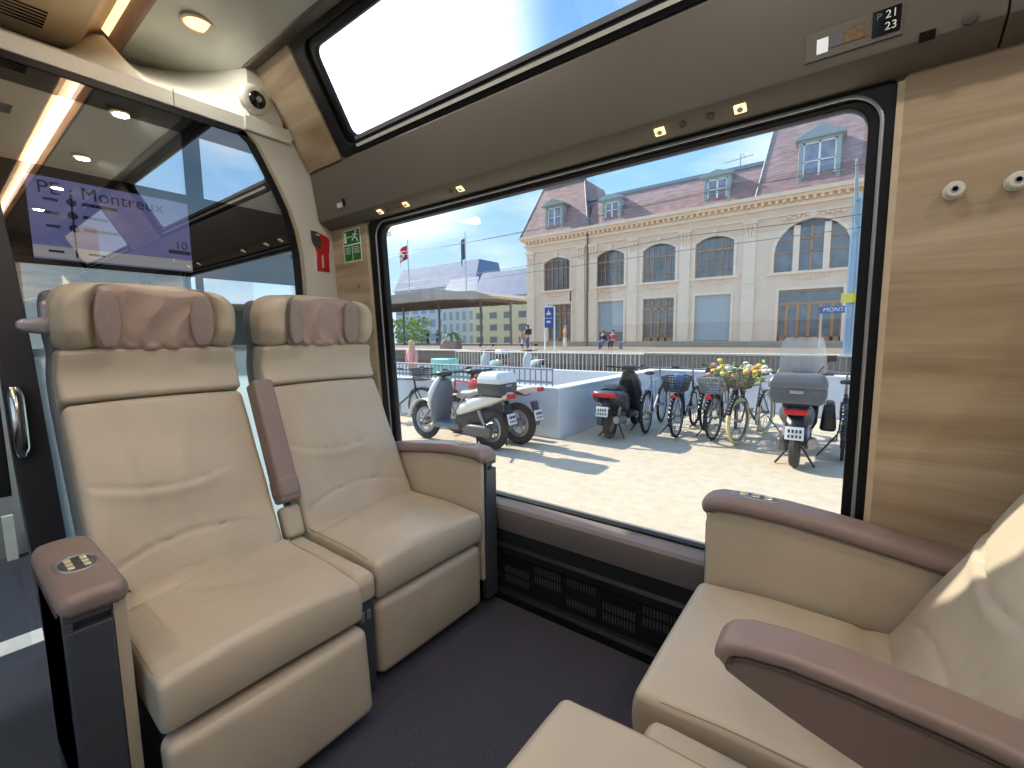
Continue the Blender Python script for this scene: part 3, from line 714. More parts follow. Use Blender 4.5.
b.build('running_figure', white_sg, e)
def wf(x, z, d): return _wf(x, z, d)
wf = _wf
# fire extinguisher sign on the cream end panel (plate + red cylinder with black head)
FT = Matrix(((1, 0, 0, 0), (0, 1.12, 0, 1.277 - 1.25 * 1.12), (0, 0, 0.97, 1.51 - 1.48 * 0.97), (0, 0, 0, 1)))
e = empty('fire_extinguisher_sign', (XA, 1.31, 1.58), 'red extinguisher shape with grey head on a white plate on the cream corner panel', 'sign')
XP = XA - 0.004
b = B(); b.T = FT; b.box((XP + 0.0002, 1.262, 1.470), (XP + 0.002, 1.352, 1.665)); b.build('sign_plate', mat('plate_cream', (214, 210, 200), 0.4), e, smooth=False)
b = B(); b.T = FT; b.rbox((XP + 0.006, 1.305, 1.535), (0.010, 0.062, 0.110), 0.004, 2); b.prism([(1.273, 1.585), (1.338, 1.585), (1.342, 1.655), (1.335, 1.668), (1.275, 1.690), (1.262, 1.690)], XP + 0.002, XP + 0.011); b.build('red_body', red_pl, e, bevel=0.001)
b = B(); b.T = FT; b.prism([(1.250, 1.690), (1.275, 1.688), (1.300, 1.640), (1.292, 1.605), (1.262, 1.610), (1.252, 1.645)], XP + 0.006, XP + 0.014); b.build('grey_head', mat('head_grey', (52, 58, 52), 0.5), e, bevel=0.002)
b = B(); b.T = FT; b.box((XP + 0.0111, 1.296, 1.500), (XP + 0.0115, 1.306, 1.565)); b.box((XP + 0.0142, 1.270, 1.668), (XP + 0.0146, 1.290, 1.676)); b.build('highlight_mark', mat('mark_grey', (190, 170, 160), 0.4), e, smooth=False)
# round cap on veneer
b = B(); b.lathe(wf(-2.075, 1.425, 0), (0, -1, 0), [(0.011, -0.001), (0.011, 0.003), (0.009, 0.004)], 18); o = b.build('screw_cap', mat('cap_oak', (148, 122, 94), 0.4), None); put(o, None, 'small round brown screw cap on the oak panel below the exit sign', 'cap')
# coat knobs
for x, l in ((0.168, 'cream round coat knob on the oak wall, the one nearer the window'), (0.262, 'cream round coat knob on the oak wall at the right edge of the photo')):
    p = Vector(wf(x, 1.460, 0)); e = empty('coat_knob', tuple(p), l, 'coat hook', 'coat knobs on the oak wall')
    b = B(); b.lathe(p, (0, -1, 0), [(0.018, -0.0), (0.018, 0.003), (0.010, 0.005), (0.009, 0.010), (0.014, 0.012), (0.0175, 0.015), (0.0175, 0.021), (0.014, 0.025), (0.008, 0.025)], 24); b.build('knob', white_pl, e)
    b = B(); b.lathe(p, (0, -1, 0), [(0.0065, 0.0245), (0.0065, 0.027), (0.005, 0.027), (0.0045, 0.025)], 16); b.build('centre_screw', silver, e)

# ================================================================== seats
def sstep(a, b, x):
    t = max(0.0, min(1.0, (x - a) / (b - a))); return t * t * (3 - 2 * t)
def gauss(d, w): return math.exp(-(d / w) ** 2)
# centre line of the back: seam at arc length 0.5635
SEAM = 0.5635
def back_curve():
    pts = []; x, z = -0.43, 0.46; ds = 0.01
    v = 0.0
    while v < 1.0:
        if v < SEAM: a = R(26.3)
        else:
            t = sstep(SEAM, SEAM + 0.12, v); a = R(26.3 * (1 - t) + (-2.0) * t - 6 * sstep(SEAM + 0.15, SEAM + 0.4, v))
        pts.append((x, z, a)); x -= math.sin(a) * ds; z += math.cos(a) * ds; v += ds
    return pts
BC = back_curve()
def bpos(v, w, u):
    """v along the back, w forward of it, u across"""
    vv = max(0.0, min(v, 0.985)); i = int(vv / 0.01); fr = vv / 0.01 - i
    x0, z0, a0 = BC[i]; x1, z1, a1 = BC[min(i + 1, len(BC) - 1)]
    x, z, a = x0 + (x1 - x0) * fr, z0 + (z1 - z0) * fr, a0 + (a1 - a0) * fr
    ex = v - vv
    x -= math.sin(a) * ex; z += math.cos(a) * ex
    return (x + math.cos(a) * w, u, z + math.sin(a) * w)

def wrinkle(y, x, seed):
    rr = random.Random(seed); s_ = 0.0
    for _ in range(7):
        cy, cx = rr.uniform(-0.2, 0.2), rr.uniform(-0.42, -0.18); an = rr.uniform(-0.9, 0.9); L_ = rr.uniform(0.04, 0.12)
        dx, dy = x - cx, y - cy
        al = dx * math.cos(an) + dy * math.sin(an); pe = -dx * math.sin(an) + dy * math.cos(an)
        s_ += rr.uniform(0.5, 1.0) * gauss(al, L_) * gauss(pe, 0.014) * rr.choice((-1, 1))
    return s_

def make_cushion(w, x0, seed, top=0.440):
    def f(p):
        x, y, z = p
        tz = 1 if z > 0 else 0.3
        cx = x - 0.26 + x0
        crown = 0.016 * (1 - (2 * y / w) ** 2) - 0.016 * gauss(x + 0.10, 0.14) * (1 - (2 * y / w) ** 4)
        z += tz * crown
        if z > 0.02:
            z += 0.0045 * wrinkle(y, x - 0.26, seed)
            z += 0.004 * math.sin(y * 75 + 2.2 * math.sin(x * 30)) * gauss(x + 0.205, 0.030)       # puckers at the rear seam
            z -= 0.008 * gauss(x + 0.165 + 0.10 * (y / w), 0.016) * 0.8
        x += 0.012 * (1 - (2 * z / 0.13) ** 2) * sstep(0.1, 0.25, x)                              # front roll
        z -= 0.012 * sstep(0.06, 0.26, x)
        return (x, y, z)
    b = B(); b.rbox((x0 - 0.26, 0, top - 0.065), (0.52, w, 0.13), 0.020, 4, (46, 44, 4), f=f)
    return b

def make_back(w, seed):
    def f(p):
        d, u, v = p                                   # box local: depth, across, height
        vv = v + (SEAM - 0.05) / 2 + 0.012
        fr = 1 if d > 0 else 0
        off = 0.0
        if fr:
            off += 0.014 * (1 - (2 * u / w) ** 2) * sstep(0, 0.2, vv)
            off -= 0.018 * gauss(vv - 0.14, 0.09) * (1 - (2 * u / w) ** 2)
            arc = 0.262 + 0.055 * ((u + 0.02) / 0.22) ** 2       # smile crease on the left half
            off -= 0.007 * gauss(vv - arc, 0.006) * sstep(0.16, 0.05, u) * sstep(w / 2, w / 2 - 0.04, abs(u))
            off += 0.005 * gauss(vv - arc + 0.02, 0.02) * sstep(0.16, 0.05, u) * sstep(w / 2, w / 2 - 0.04, abs(u))
            arc2 = 0.02 + 0.085 * (1 - (2 * u / w) ** 2) ** 0.7 if abs(2 * u / w) < 1 else 0.02
            off -= 0.008 * gauss(vv - arc2, 0.006) * sstep(w / 2, w / 2 - 0.06, abs(u))
            off += 0.0035 * wrinkle(u, vv * 0.6 - 0.42, seed + 5) * sstep(w / 2, w / 2 - 0.05, abs(u))
            off += 0.002 * math.sin(u * 9 + vv * 26)
        return bpos(vv - 0.012, d - 0.045 + off, u)
    b = B(); b.rbox((0, 0, 0), (0.09, w, SEAM + 0.045), 0.024, 4, (3, 44, 56), f=f)
    return b

def head_w(v):
    """half width factor of the headrest along the back"""
    t = (v - SEAM)
    s_ = 1.0 - 0.03 * gauss(t - 0.15, 0.05)
    top = 0.372; rr = 0.085
    if t > top - rr:
        q = min(1.0, (t - (top - rr)) / rr); s_ *= (0.72 + 0.28 * math.sqrt(max(0.0, 1 - q * q))) if q < 1 else 0.72
    return s_

def make_headrest(w, seed):
    b = B()
    # lower band
    def f1(p):
        d, u, v = p; vv = v + SEAM + 0.082
        off = 0.010 * (1 - (2 * u / w) ** 2) if d > 0 else 0
        off += 0.012 * sstep(0.06, 0.14, abs(u)) * sstep(0.0, 0.08, v) if d > 0 else 0
        top = 0.010 * (1 - (2 * u / w) ** 2) if v > 0 else 0.0
        return bpos(vv + top, d - 0.045 + off, u * (1 - 0.03 * sstep(-0.02, 0.08, v)))
    b.rbox((0, 0, 0), (0.10, w, 0.158), 0.016, 4, (3, 36, 10), f=f1)
    # winged upper part
    def f2(p):
        d, u, v = p; vv = v + SEAM + 0.265
        k = head_w(vv)
        off = 0.0
        if d > 0:
            off += 0.052 * sstep(0.13, 0.20, abs(u)) * sstep(-0.14, -0.03, v) * (1 - 0.3 * sstep(0.05, 0.13, v))
            off -= 0.014 * sstep(0.16, 0.11, abs(u))
            off -= 0.006 * gauss(abs(u) - 0.165, 0.006)
            off -= 0.030 * gauss(abs(u) - w / 2, 0.02)
        top = -0.010 * (2 * u / w) ** 2 if v > 0 else 0.012 * (1 - (2 * u / w) ** 2)
        return bpos(vv + top, d - 0.050 + off, u * k)
    b.rbox((0, 0, 0), (0.115, w, 0.215), 0.030, 5, (3, 44, 20), f=f2)
    return b

def make_head_pillow(w, seed):
    rr = random.Random(seed); ph = [rr.uniform(0, 6.28) for _ in range(6)]
    def f(p):
        d, u, v = p; vv = v + SEAM + 0.264
        off = 0
        if d > 0:
            rdg = lambda t: 1 - 2 * abs(math.sin(t)) ** 0.7
            fold = rdg(u * 34 * (1 - 1.2 * v) + 1.1 * math.sin(v * 22 + ph[0]) + ph[1]) * 0.0045 + rdg((u * 1.2 + v * 0.5) * 26 + ph[2]) * 0.0014 * sstep(0.09, 0.0, abs(v)) + math.sin((u * 0.8 - v) * 50 + ph[3]) * 0.002
            off += fold * sstep(0.15, 0.10, abs(u)) + 0.012 * (1 - (v / 0.12) ** 2)
            off += 0.006 * math.sin(u * 110 + ph[4]) * gauss(v + 0.085, 0.012) * sstep(0.15, 0.1, abs(u))
        sag = -0.012 * (1 - (u / 0.16) ** 2) if v < 0 else 0.006 * math.sin(u * 22 + ph[5])
        return bpos(vv + sag, d - 0.002 + off, u)
    b = B(); b.rbox((0, 0, 0), (0.045, 0.315, 0.196), 0.021, 4, (2, 60, 32), f=f)
    return b

def make_ear_pad(sgn):
    b = B(); prof = []
    def f(p):
        d, u, v = p
        q = math.sqrt(max(0.0, 1 - (v / 0.094) ** 2)) ** 0.8
        u2 = u * max(q, 0.05)
        tilt = sgn * u2 * 0.18
        return bpos(v + SEAM + 0.262, d + 0.030 + tilt + 0.012 * q, sgn * 0.126 + u2)
    b.rbox((0, 0, 0), (0.018, 0.068, 0.185), 0.0085, 4, (1, 10, 24), f=f)
    return b

ARMTOP = [(0.0, 0.668), (-0.02, 0.680), (-0.09, 0.685), (-0.20, 0.682), (-0.32, 0.670), (-0.45, 0.652), (-0.60, 0.628)]
def arm_top(x):
    for i in range(len(ARMTOP) - 1):
        x0, z0 = ARMTOP[i]; x1, z1 = ARMTOP[i + 1]
        if x <= x0 and x >= x1: t = (x - x0) / (x1 - x0); return z0 + (z1 - z0) * t
    return ARMTOP[0][1] if x > 0 else ARMTOP[-1][1] + (x + 0.60) * 0.16

def make_arm(root, yc, wd, xf, xb, panel_out, cream_sgn, dz=0.0, oval=(0.062, 0.022, -0.125), flat=False):
    """outer armrest: leather side panels, dark front plate, mauve pad, control disc"""
    def at(x): return (0.640 + dz) if flat else arm_top(x) + dz
    # body in cream leather
    b = B(); n = 16
    poly = [(xf - 0.026, 0.12), (xf - 0.026, at(xf - 0.026) - 0.030)] + [(xf + (xb - xf) * i / n, at(xf + (xb - xf) * i / n) - 0.034) for i in range(1, n + 1)] + [(xb, 0.12)]
    b.prism(poly, yc - wd / 2 + 0.006, yc + wd / 2 - 0.006, 'y')
    if cream_sgn:
        ya_, yb_ = (yc + wd / 2 - 0.028, yc + wd / 2 - 0.006) if cream_sgn > 0 else (yc - wd / 2 + 0.006, yc - wd / 2 + 0.028)
        b.box((xf - 0.04, ya_, 0.12), (xf - 0.004, yb_, at(xf) - 0.032))
    b.build('arm_panel', leather, root, world=False, bevel=0.008)
    b = B()
    yo0, yo1 = yc - wd / 2 + 0.004, yc + wd / 2 - 0.004
    if cream_sgn > 0: yo1 -= 0.026
    elif cream_sgn < 0: yo0 += 0.026
    b.box((xf - 0.030, yo0, 0.03), (xf + 0.002, yo1, at(xf) - 0.070)); 
    b.box((xf - 0.030, yo0, at(xf) - 0.052), (xf + 0.002, yo1, at(xf) - 0.030))
    b.box((xf - 0.034, yo0, at(xf) - 0.071), (xf - 0.020, yo1, at(xf) - 0.050))
    b.box((xf - 0.030, yo0, at(xf) - 0.071), (xf + 0.002, yo0 + 0.014, at(xf) - 0.050))
    if panel_out: b.box((xb, panel_out[0], 0.03), (xf - 0.02, panel_out[1], at(xf) - 0.040))
    b.build('front_plate', darkpan, root, world=False, bevel=0.003)
    # pad
    def f(p):
        x, y, z = p; X = x + (xf + xb) / 2 + 0.006
        t = (X - xf) / (xb - xf)
        rx = 0.0
        e_ = min(1.0, max(0.0, (xf + 0.012 - X) / 0.05)); k = 0.80 + 0.20 * math.sqrt(max(0.0, 1 - (1 - e_) ** 2))
        if flat:
            e2 = min(1.0, max(0.0, (X - xb) / 0.05)); k *= 0.72 + 0.28 * math.sqrt(max(0.0, 1 - (1 - e2) ** 2))
        return (X, yc + y * k, at(X) - 0.020 + z + (0.006 * (1 - (2 * y / wd) ** 2) if z > 0 else 0))
    b = B(); b.rbox((0, 0, 0), (abs(xb - xf) + 0.012, wd + 0.006, 0.044), 0.020, 5, (24, 8, 1), f=f)
    pad = b.build('arm_pad', mauve, root, world=False)
    # seam piping around the pad
    for sy in (1, -1):
        b = B()
        seq = [xf - 0.01 - (abs(xb - xf) - 0.03) * i / 20 for i in range(21)]
        b.tube([(x, yc + sy * (wd / 2 + 0.0025), at(x) - 0.033) for x in seq], 0.002, 6)
        b.build('piping', mat('dark_piping', (84, 66, 60), 0.6), pad, world=False)
    # control disc
    ox, oy, cx = oval[0], oval[1], oval[2] + xf
    def el(r, h, n=28, ex=0): return [(cx + ox * r * math.cos(2 * PI * i / n), yc + oy * r * math.sin(2 * PI * i / n), at(cx + ox * r * math.cos(2 * PI * i / n)) + 0.006 + h) for i in range(n)]
    b = B(); b.tube(el(1.0, 0.001), 0.0035, 8, closed=True); b.build('control_ring', silver, pad, world=False)
    b = B(); q = el(0.96, -0.002) + el(0.96, 0.002); n = 28
    b.add(q, [tuple(range(n, 2 * n)), tuple(reversed(range(n)))] + [(i, (i + 1) % n, n + (i + 1) % n, n + i) for i in range(n)])
    b.build('control_disc', mat('control_dark', (96, 96, 94), 0.25, 0.5, var=0.3, scale=60), pad, world=False)
    for k in range(3):
        for s_ in (1, -1):
            b = B(); px, py = cx + ox * (-0.5 + 0.5 * k), yc + s_ * oy * 0.38
            b.rbox((px, py, at(px) + 0.010), (ox * 0.34, oy * 0.34, 0.004), 0.0018, 2)
            b.build('control_button', mat('button_pale', (225, 220, 190), 0.25, 0.4), pad, world=False)  # pale buttons, no emission

def make_seat(name, label, group, loc, rz, slide=0.0, arm=None, foot_tilt=0.0, seed=1, w=0.515, grip=None, foot_dx=0.0, ctop=0.0):
    root = empty(name, (0, 0, 0), label, 'train seat', group)
    b = make_cushion(w, slide, seed, 0.440 + ctop); c = b.build('seat_cushion', leather, root, world=False, angle=60)
    for sy in (1, -1):
        b = B()
        b.tube([(slide - 0.05 - 0.42 * i / 14, sy * (w / 2 - 0.0058), 0.4345 + ctop - 0.012 * sstep(0.06, 0.26, 0.21 - 0.42 * i / 14)) for i in range(15)], 0.0014, 5)
        b.build('seam_stitching', stitch, c, world=False)
    b = make_back(w, seed); b.build('backrest', leather, root, world=False, angle=60)
    b = make_headrest(w, seed); h = b.build('headrest', leather, root, world=False, angle=60)
    b = make_head_pillow(w, seed); pl = b.build('headrest_pillow', pillow_m, h, world=False, angle=60)
    for s_ in (1, -1):
        b = make_ear_pad(s_); b.build('ear_pad', mat('mauve_smooth', (140, 124, 118), 0.5, bump=0.05), h, world=False, angle=60)
    # plastic shell behind
    def fs(p):
        d, u, v = p; vv = v + 0.40
        k = head_w(vv) if vv > SEAM else 1.0
        return bpos(vv, d - 0.105 , u * k)
    b = B(); b.rbox((0, 0, 0), (0.055, w + 0.022, 1.00), 0.02, 3, (1, 8, 40), f=fs); b.build('back_shell', shell, root, world=False, angle=60)
    # base and footrest
    b = B(); b.box((-0.46, -w / 2 + 0.03, 0.0), (-0.10, w / 2 - 0.03, 0.30)); b.box((-0.50, -w / 2 + 0.01, 0.285), (slide - 0.05, w / 2 - 0.01, 0.315))
    b.build('seat_base', darkpan, root, world=False, bevel=0.006)
    M = Matrix.Translation((slide + foot_dx - 0.038, 0, 0.158)) @ Matrix.Rotation(foot_tilt, 4, 'Y')
    def ff(p):
        x, y, z = p
        if x > 0: x += 0.010 * (1 - (2 * y / w) ** 2) * (1 - (z / 0.14) ** 2)
        return (x, y, z)
    b = B(); b.rbox((0, 0, 0), (0.078, w - 0.002, 0.262), 0.028, 4, (2, 24, 12), f=lambda p: M @ Vector(ff(p)))
    ft = b.build('footrest', leather, root, world=False, angle=60)
    b = B(); b.tube([M @ Vector((0.041, y, -0.075)) for y in (-w / 2 + 0.02, 0, w / 2 - 0.02)], 0.0013, 5)
    b.build('seam_stitching', mat('pale_stitch', (170, 156, 132), 0.7), ft, world=False)
    if arm: make_arm(root, **arm)
    if grip is not None:
        gy = grip
        b = B()
        p0 = Vector(bpos(0.805, -0.03, gy * (w / 2 - 0.02))); 
        def fg(p):
            x, y, z = p; t = (y * gy + 0.065) / 0.13
            return (x * (1 - 0.3 * t), y, z * (0.75 + 0.5 * math.sin(PI * min(1, max(0, t)))))
        b.rbox(p0 + Vector((-0.02, gy * 0.022, -0.006)), (0.055, 0.125, 0.040), 0.016, 4, (1, 8, 1), f=fg)
        b.rbox(p0 + Vector((-0.04, gy * 0.012, 0.028)), (0.05, 0.04, 0.085), 0.018, 4, 2)
        b.build('grab_handle', grip_grey, root, world=False)
    root.location = loc; root.rotation_euler = (0, 0, rz)
    return root

GRP = 'beige leather seats of the compartment'
YW = 1.07; YA = 0.478
FX = -1.172; GX = -0.308
s_wl = make_seat('train_seat', 'beige leather seat beside the window with footrest folded down, left of the big window', GRP, (FX, YW, 0), 0, arm=dict(yc=0.312, wd=0.10, xf=0.0, xb=-0.62, panel_out=None, cream_sgn=-1), seed=3, grip=None)
s_al = make_seat('train_seat', 'beige leather aisle seat slid forward, a gap above its footrest, by the dark post', GRP, (FX, YA, 0), 0, slide=0.052, arm=dict(yc=-0.312, wd=0.108, xf=-0.035, xb=-0.42, panel_out=(-0.36, -0.352), cream_sgn=1, dz=0.0, oval=(0.050, 0.035, -0.165), flat=True), seed=11, grip=-1, w=0.495, foot_dx=0.035, foot_tilt=R(-5))
s_wr = make_seat('train_seat', 'sunlit beige leather seat beside the window below the oak wall, facing the left seats', GRP, (GX, YW, 0), PI, arm=dict(yc=-0.312, wd=0.10, xf=0.0, xb=-0.62, panel_out=None, cream_sgn=1), seed=21)
s_ar = make_seat('train_seat', 'cream cushion of the nearest aisle seat slid forward at the bottom edge of the photo', GRP, (GX, 0.462, 0), PI, slide=0.104, seed=31, w=0.495, ctop=0.014)

# centre consoles between the seats
def console(label, loc, rz, raised, front):
    root = empty('centre_console', (0, 0, 0), label, 'console', 'consoles between the seats')
    def f(p):
        x, y, z = p
        return (x, y, z + (0.006 * (1 - (y / 0.035) ** 2) if z > 0 else 0) - (0.02 * sstep(front - 0.03, front + 0.01, x + front - 0.23)))
    b = B(); b.rbox((front - 0.23, 0, 0.372), (0.46, 0.072, 0.075), 0.020, 4, (20, 4, 2), f=f); st = b.build('console_pad', leather, root, world=False, angle=60)
    b = B(); b.rbox((-0.455, 0, 0.470), (0.06, 0.070, 0.12), 0.018, 4, 3, M=Matrix.Rotation(R(-20), 4, 'Y')); b.build('rear_pad', leather, root, world=False, angle=60)
    b = B(); b.rbox((front - 0.235, 0, 0.17), (0.44, 0.064, 0.34), 0.006, 2, 1); bd = b.build('console_body', darkpan, root, world=False)
    b = B()
    for k in range(2):
        b.rbox((front - 0.014, -0.012 + 0.022 * k, 0.272), (0.004, 0.014, 0.034), 0.0015, 2)
    b.build('socket', silver, bd, world=False)
    if raised:
        p0, p1 = Vector((-0.462, 0, 0.545)), Vector((-0.640, 0, 0.985)); d = (p1 - p0); Ln = d.length
        M = Matrix.Translation((p0 + p1) / 2) @ Matrix.Rotation(math.atan2(d.x, d.z), 4, 'Y')
        b = B(); b.rbox((0, 0, 0), (0.085, 0.072, Ln), 0.014, 4, (3, 3, 24), f=lambda p: M @ Vector(p)); a = b.build('folding_armrest', mauve, root, world=False, angle=60)
        b = B(); b.rbox((0, 0, 0), (0.098, 0.076, 0.085), 0.020, 4, 3, f=lambda p: M @ Vector((p[0], p[1], p[2] - Ln / 2 + 0.055))); b.build('loop', mauve, a, world=False, angle=60)
    else:
        topc = [(-0.163, 0.636), (-0.166, 0.650), (-0.178, 0.664), (-0.205, 0.674), (-0.26, 0.680), (-0.34, 0.678), (-0.45, 0.668), (-0.58, 0.650), (-0.72, 0.622)]
        botc = [(-0.164, 0.634), (-0.168, 0.624), (-0.180, 0.613), (-0.21, 0.600), (-0.27, 0.578), (-0.34, 0.556), (-0.45, 0.525), (-0.58, 0.495), (-0.72, 0.47)]
        def pz(c, t):
            k = t * (len(c) - 1); i = min(int(k), len(c) - 2); fr = k - i
            return (c[i][0] + (c[i + 1][0] - c[i][0]) * fr, c[i][1] + (c[i + 1][1] - c[i][1]) * fr)
        b = B(); poly = [(-0.176, 0.622), (-0.186, 0.645)] + [(x, z - 0.014) for x, z in topc[3:]] + list(reversed(botc[2:]))
        b.prism(poly, -0.034, 0.034, 'y')
        a = b.build('folding_armrest', mat('mauve_side_shaded', (112, 95, 88), 0.6, var=0.05, scale=8, bump=0.15, bscale=420), root, world=False, bevel=0.008, angle=60)  # darker copy of the pad leather, side shade put into the colour
        # padded top skin following the same curve, wrapping round the tip
        seq = [botc[1], botc[0]] + topc
        b = B(); n = 40; hw = 0.042
        cs = []
        for i in range(n + 1):
            x, z = pz(seq, i / n); x2, z2 = pz(seq, min(1, i / n + 0.02)); x1, z1 = pz(seq, max(0, i / n - 0.02))
            t = Vector((x2 - x1, 0, z2 - z1)).normalized(); nr = Vector((-t.z, 0, t.x)); nr = -nr if (nr.x * 1 < 0 and nr.z < 0) or (i > n / 3 and nr.z < 0) or (i <= n / 3 and nr.x < 0) else nr
            c0 = Vector((x, 0, z)) - nr * 0.012
            cs.append((c0, nr * 0.0145 * min(1.0, 0.2 + i / 7.0), Vector((0, hw, 0)), 3.2))
        b.loft(cs, 24); p_ = b.build('arm_pad', mauve, a, world=False, angle=60)
        for sy in (1, -1):
            b = B(); b.tube([c0 - w_ * 1.0 + Vector((0, sy * 0.0385, 0)) for c0, w_, _, _ in cs], 0.0022, 6); b.build('piping', MATS['dark_piping'], p_, world=False)
    root.location = loc; root.rotation_euler = (0, 0, rz)
    return root
console('beige padded console with an upright mauve armrest between the two left seats', (FX, 0.770, 0), 0, True, 0.012)
console('beige padded console carrying a lowered mauve armrest between the two right seats', (GX, 0.762, 0), PI, False, -0.035)

# ================================================================== outside the train
G = -0.42
asphalt = mat('pale_asphalt', (204, 190, 166), 0.9, var=0.09, scale=9, bump=0.4, bscale=60)
ballast = mat('ballast', (128, 118, 108), 0.95, var=0.3, scale=8)
wall_w = mat('blue_white_wall', (206, 216, 226), 0.7, var=0.04, scale=3)
stone = mat('cream_stone', (236, 210, 184), 0.8, var=0.05, scale=1.3)
stone_lt = mat('pale_stone', (244, 222, 196), 0.8, var=0.04, scale=2)
plinth_m = mat('plinth_stone', (176, 160, 140), 0.85, var=0.08, scale=2)
slate = mat('mauve_slate', (158, 130, 128), 0.75, var=0.28, scale=1.6, bump=0.3, bscale=14, stretch=(1, 1, 4))
zinc = mat('zinc_green_grey', (150, 162, 160), 0.55, var=0.06)
zinc_lt = mat('zinc_trim', (128, 138, 146), 0.5)
win_wood = mat('orange_wood', (176, 122, 72), 0.5, var=0.08, scale=12)
pane_m = mat('pane_blue_grey', (92, 104, 116), 0.12, var=0.45, scale=1.4, spec=0.7)
blind_m = mat('grey_blind', (168, 178, 182), 0.6, var=0.03)
white_fr = mat('white_frame', (232, 234, 230), 0.5)
tyre = mat('tyre_rubber', (34, 34, 36), 0.75)
steel = mat('bike_steel', (150, 152, 156), 0.35, 0.8)
plate_m = mat('number_plate', (225, 228, 230), 0.5)
ink = mat('dark_ink', (50, 52, 60), 0.6)
tail_red = mat('tail_red', (200, 30, 34), 0.25)
blkp = mat('scooter_black', (34, 36, 40), 0.3, var=0.1)

b = B(); b.box((-70, 1.58, G - 0.1), (40, 12.5, G)); S(b, 'floor_station_forecourt', asphalt, smooth=False)
b = B(); b.box((-140, 12.5, G - 0.25), (60, 90, G - 0.05)); S(b, 'floor_track_bed', ballast, smooth=False)
b = B(); b.box((-70, -30, G - 0.6), (40, 1.58, G - 0.5)); S(b, 'floor_under_train', ballast, smooth=False)

# far platform
b = B(); b.box((-90, 22.0, G - 0.05), (30, 48, 0.26)); pf = b.build('station_platform', mat('platform_side', (140, 128, 114), 0.85, var=0.1, scale=2), None, bevel=0.01)
put(pf, None, 'long low station platform with a pale edge in front of the cream station building', 'platform')
b = B(); b.box((-90, 21.93, 0.20), (30, 22.9, 0.275)); b.build('platform_edge', mat('pale_kerb', (222, 212, 194), 0.8), pf)
b = B(); b.box((-90, 23.6, 0.262), (30, 24.0, 0.268)); b.build('white_line', white_fr, pf)
# rails
for k, y in enumerate((14.6, 16.05, 18.9, 20.35)):
    b = B(); b.box((-90, y, G - 0.05), (30, y + 0.07, G + 0.10)); o = b.build('rail', mat('rust_rail', (112, 92, 78), 0.5, 0.4), None)
    put(o, None, 'rusty steel rail, %s in front of the far platform' % ('outermost of the four', 'second of the four', 'third of the four', 'closest of the four')[k], 'rail', 'rails in front of the far platform')
# picket fence between the tracks and the forecourt
def fence(x0, x1, y, z0, z1, step, label, m, r=0.012, nm='railing'):
    e = empty(nm, ((x0 + x1) / 2, y, z0), label, 'railing')
    b = B()
    for z in (z1, z0 + 0.06): b.tube([(x0, y, z), (x1, y, z)], r * 1.5, 6)
    b.build('rail', m, e)
    b = B(); n = int((x1 - x0) / step)
    for i in range(n + 1):
        b.box((x0 + i * step - r / 2, y - r / 2, z0), (x0 + i * step + r / 2, y + r / 2, z1))
    b.build('pickets', m, e, smooth=False)
    return e
grey_st = mat('railing_grey', (150, 152, 156), 0.5, 0.3)
fence(-16.0, 12.0, 17.4, G, 0.50, 0.16, 'pale grey picket fence running in front of the tracks behind the bicycles', mat('fence_pale', (190, 184, 172), 0.6), 0.014)

# forecourt walls of the underpass ramp
b = B()
b.box((-14.0, 5.72, G), (-3.44, 5.94, 0.34)); b.box((-3.66, 5.94, G), (-3.44, 10.2, 0.34))
o = b.build('ramp_wall', wall_w, None, bevel=0.012); put(o, None, 'blue white rendered low wall with a corner behind the white scooter', 'wall')
b = B(); b.box((-14.0, 5.70, 0.34), (-3.42, 5.96, 0.37)); b.box((-3.68, 5.96, 0.34), (-3.42, 10.2, 0.37)); b.build('coping', mat('pale_coping', (226, 230, 232), 0.7), o, bevel=0.005)
b = B(); b.box((-3.44, 9.95, G), (14.0, 10.2, 0.34)); o = b.build('forecourt_wall', wall_w, None, bevel=0.012)
put(o, None, 'long blue white rendered wall behind the row of parked bicycles', 'wall')
b = B(); b.box((-3.42, 9.92, 0.34), (14.0, 10.23, 0.375)); b.build('coping', MATS['pale_coping'], o, bevel=0.005)
b = B(); b.box((-14, 8.9, G), (-3.66, 9.1, 0.36)); o = b.build('rear_ramp_wall', wall_w, None, bevel=0.01); put(o, None, 'far white wall of the ramp behind the picket railing, level with the mint box', 'wall')
fence(-13.5, -3.62, 5.84, 0.37, 0.64, 0.105, 'grey picket railing standing on the low wall behind the white scooter', mat('rail_bluegrey', (128, 136, 150), 0.5, 0.3), 0.014)
fence(-12.0, -4.6, 12.3, G, 0.62, 0.14, 'white picket railing beyond the ramp, left of the blue station sign', mat('rail_white', (214, 214, 210), 0.5), 0.016)

# ---------------------------------------------------------------- station building
FY = 34.0
sb = empty('station_building', (-11, FY, 0.26), 'cream stone station building with mauve slate mansard roof and arched windows', 'building')
b = B()
def arch_pts(x0, x1, z0, zs, rise, n=10):
    """opening outline top from left to right: springing zs, rise"""
    return [(x0 + (x1 - x0) * i / n, zs + rise * math.sin(PI * i / n) ** (0.8)) if rise < 1 else ((x0 + x1) / 2 - (x1 - x0) / 2 * math.cos(PI * i / n), zs + rise * math.sin(PI * i / n)) for i in range(n + 1)]
cols = []
UP = [(-22.0, -19.35), (-16.85, -14.45), (-12.95, -10.48), (-9.08, -6.56)]
GRD = [(-21.6, -19.23), (-16.7, -14.46), (-12.88, -10.5), (-9.02, -6.64)]
BIG = (-4.15, -0.15); DOOR = (-3.78, -0.39)
extra = [(2.6, 5.1), (6.6, 9.1)]
UPX = UP + extra; GRX = GRD + extra
edges = [-24.0]
y0, y1 = FY, FY + 0.45
prev = -23.9
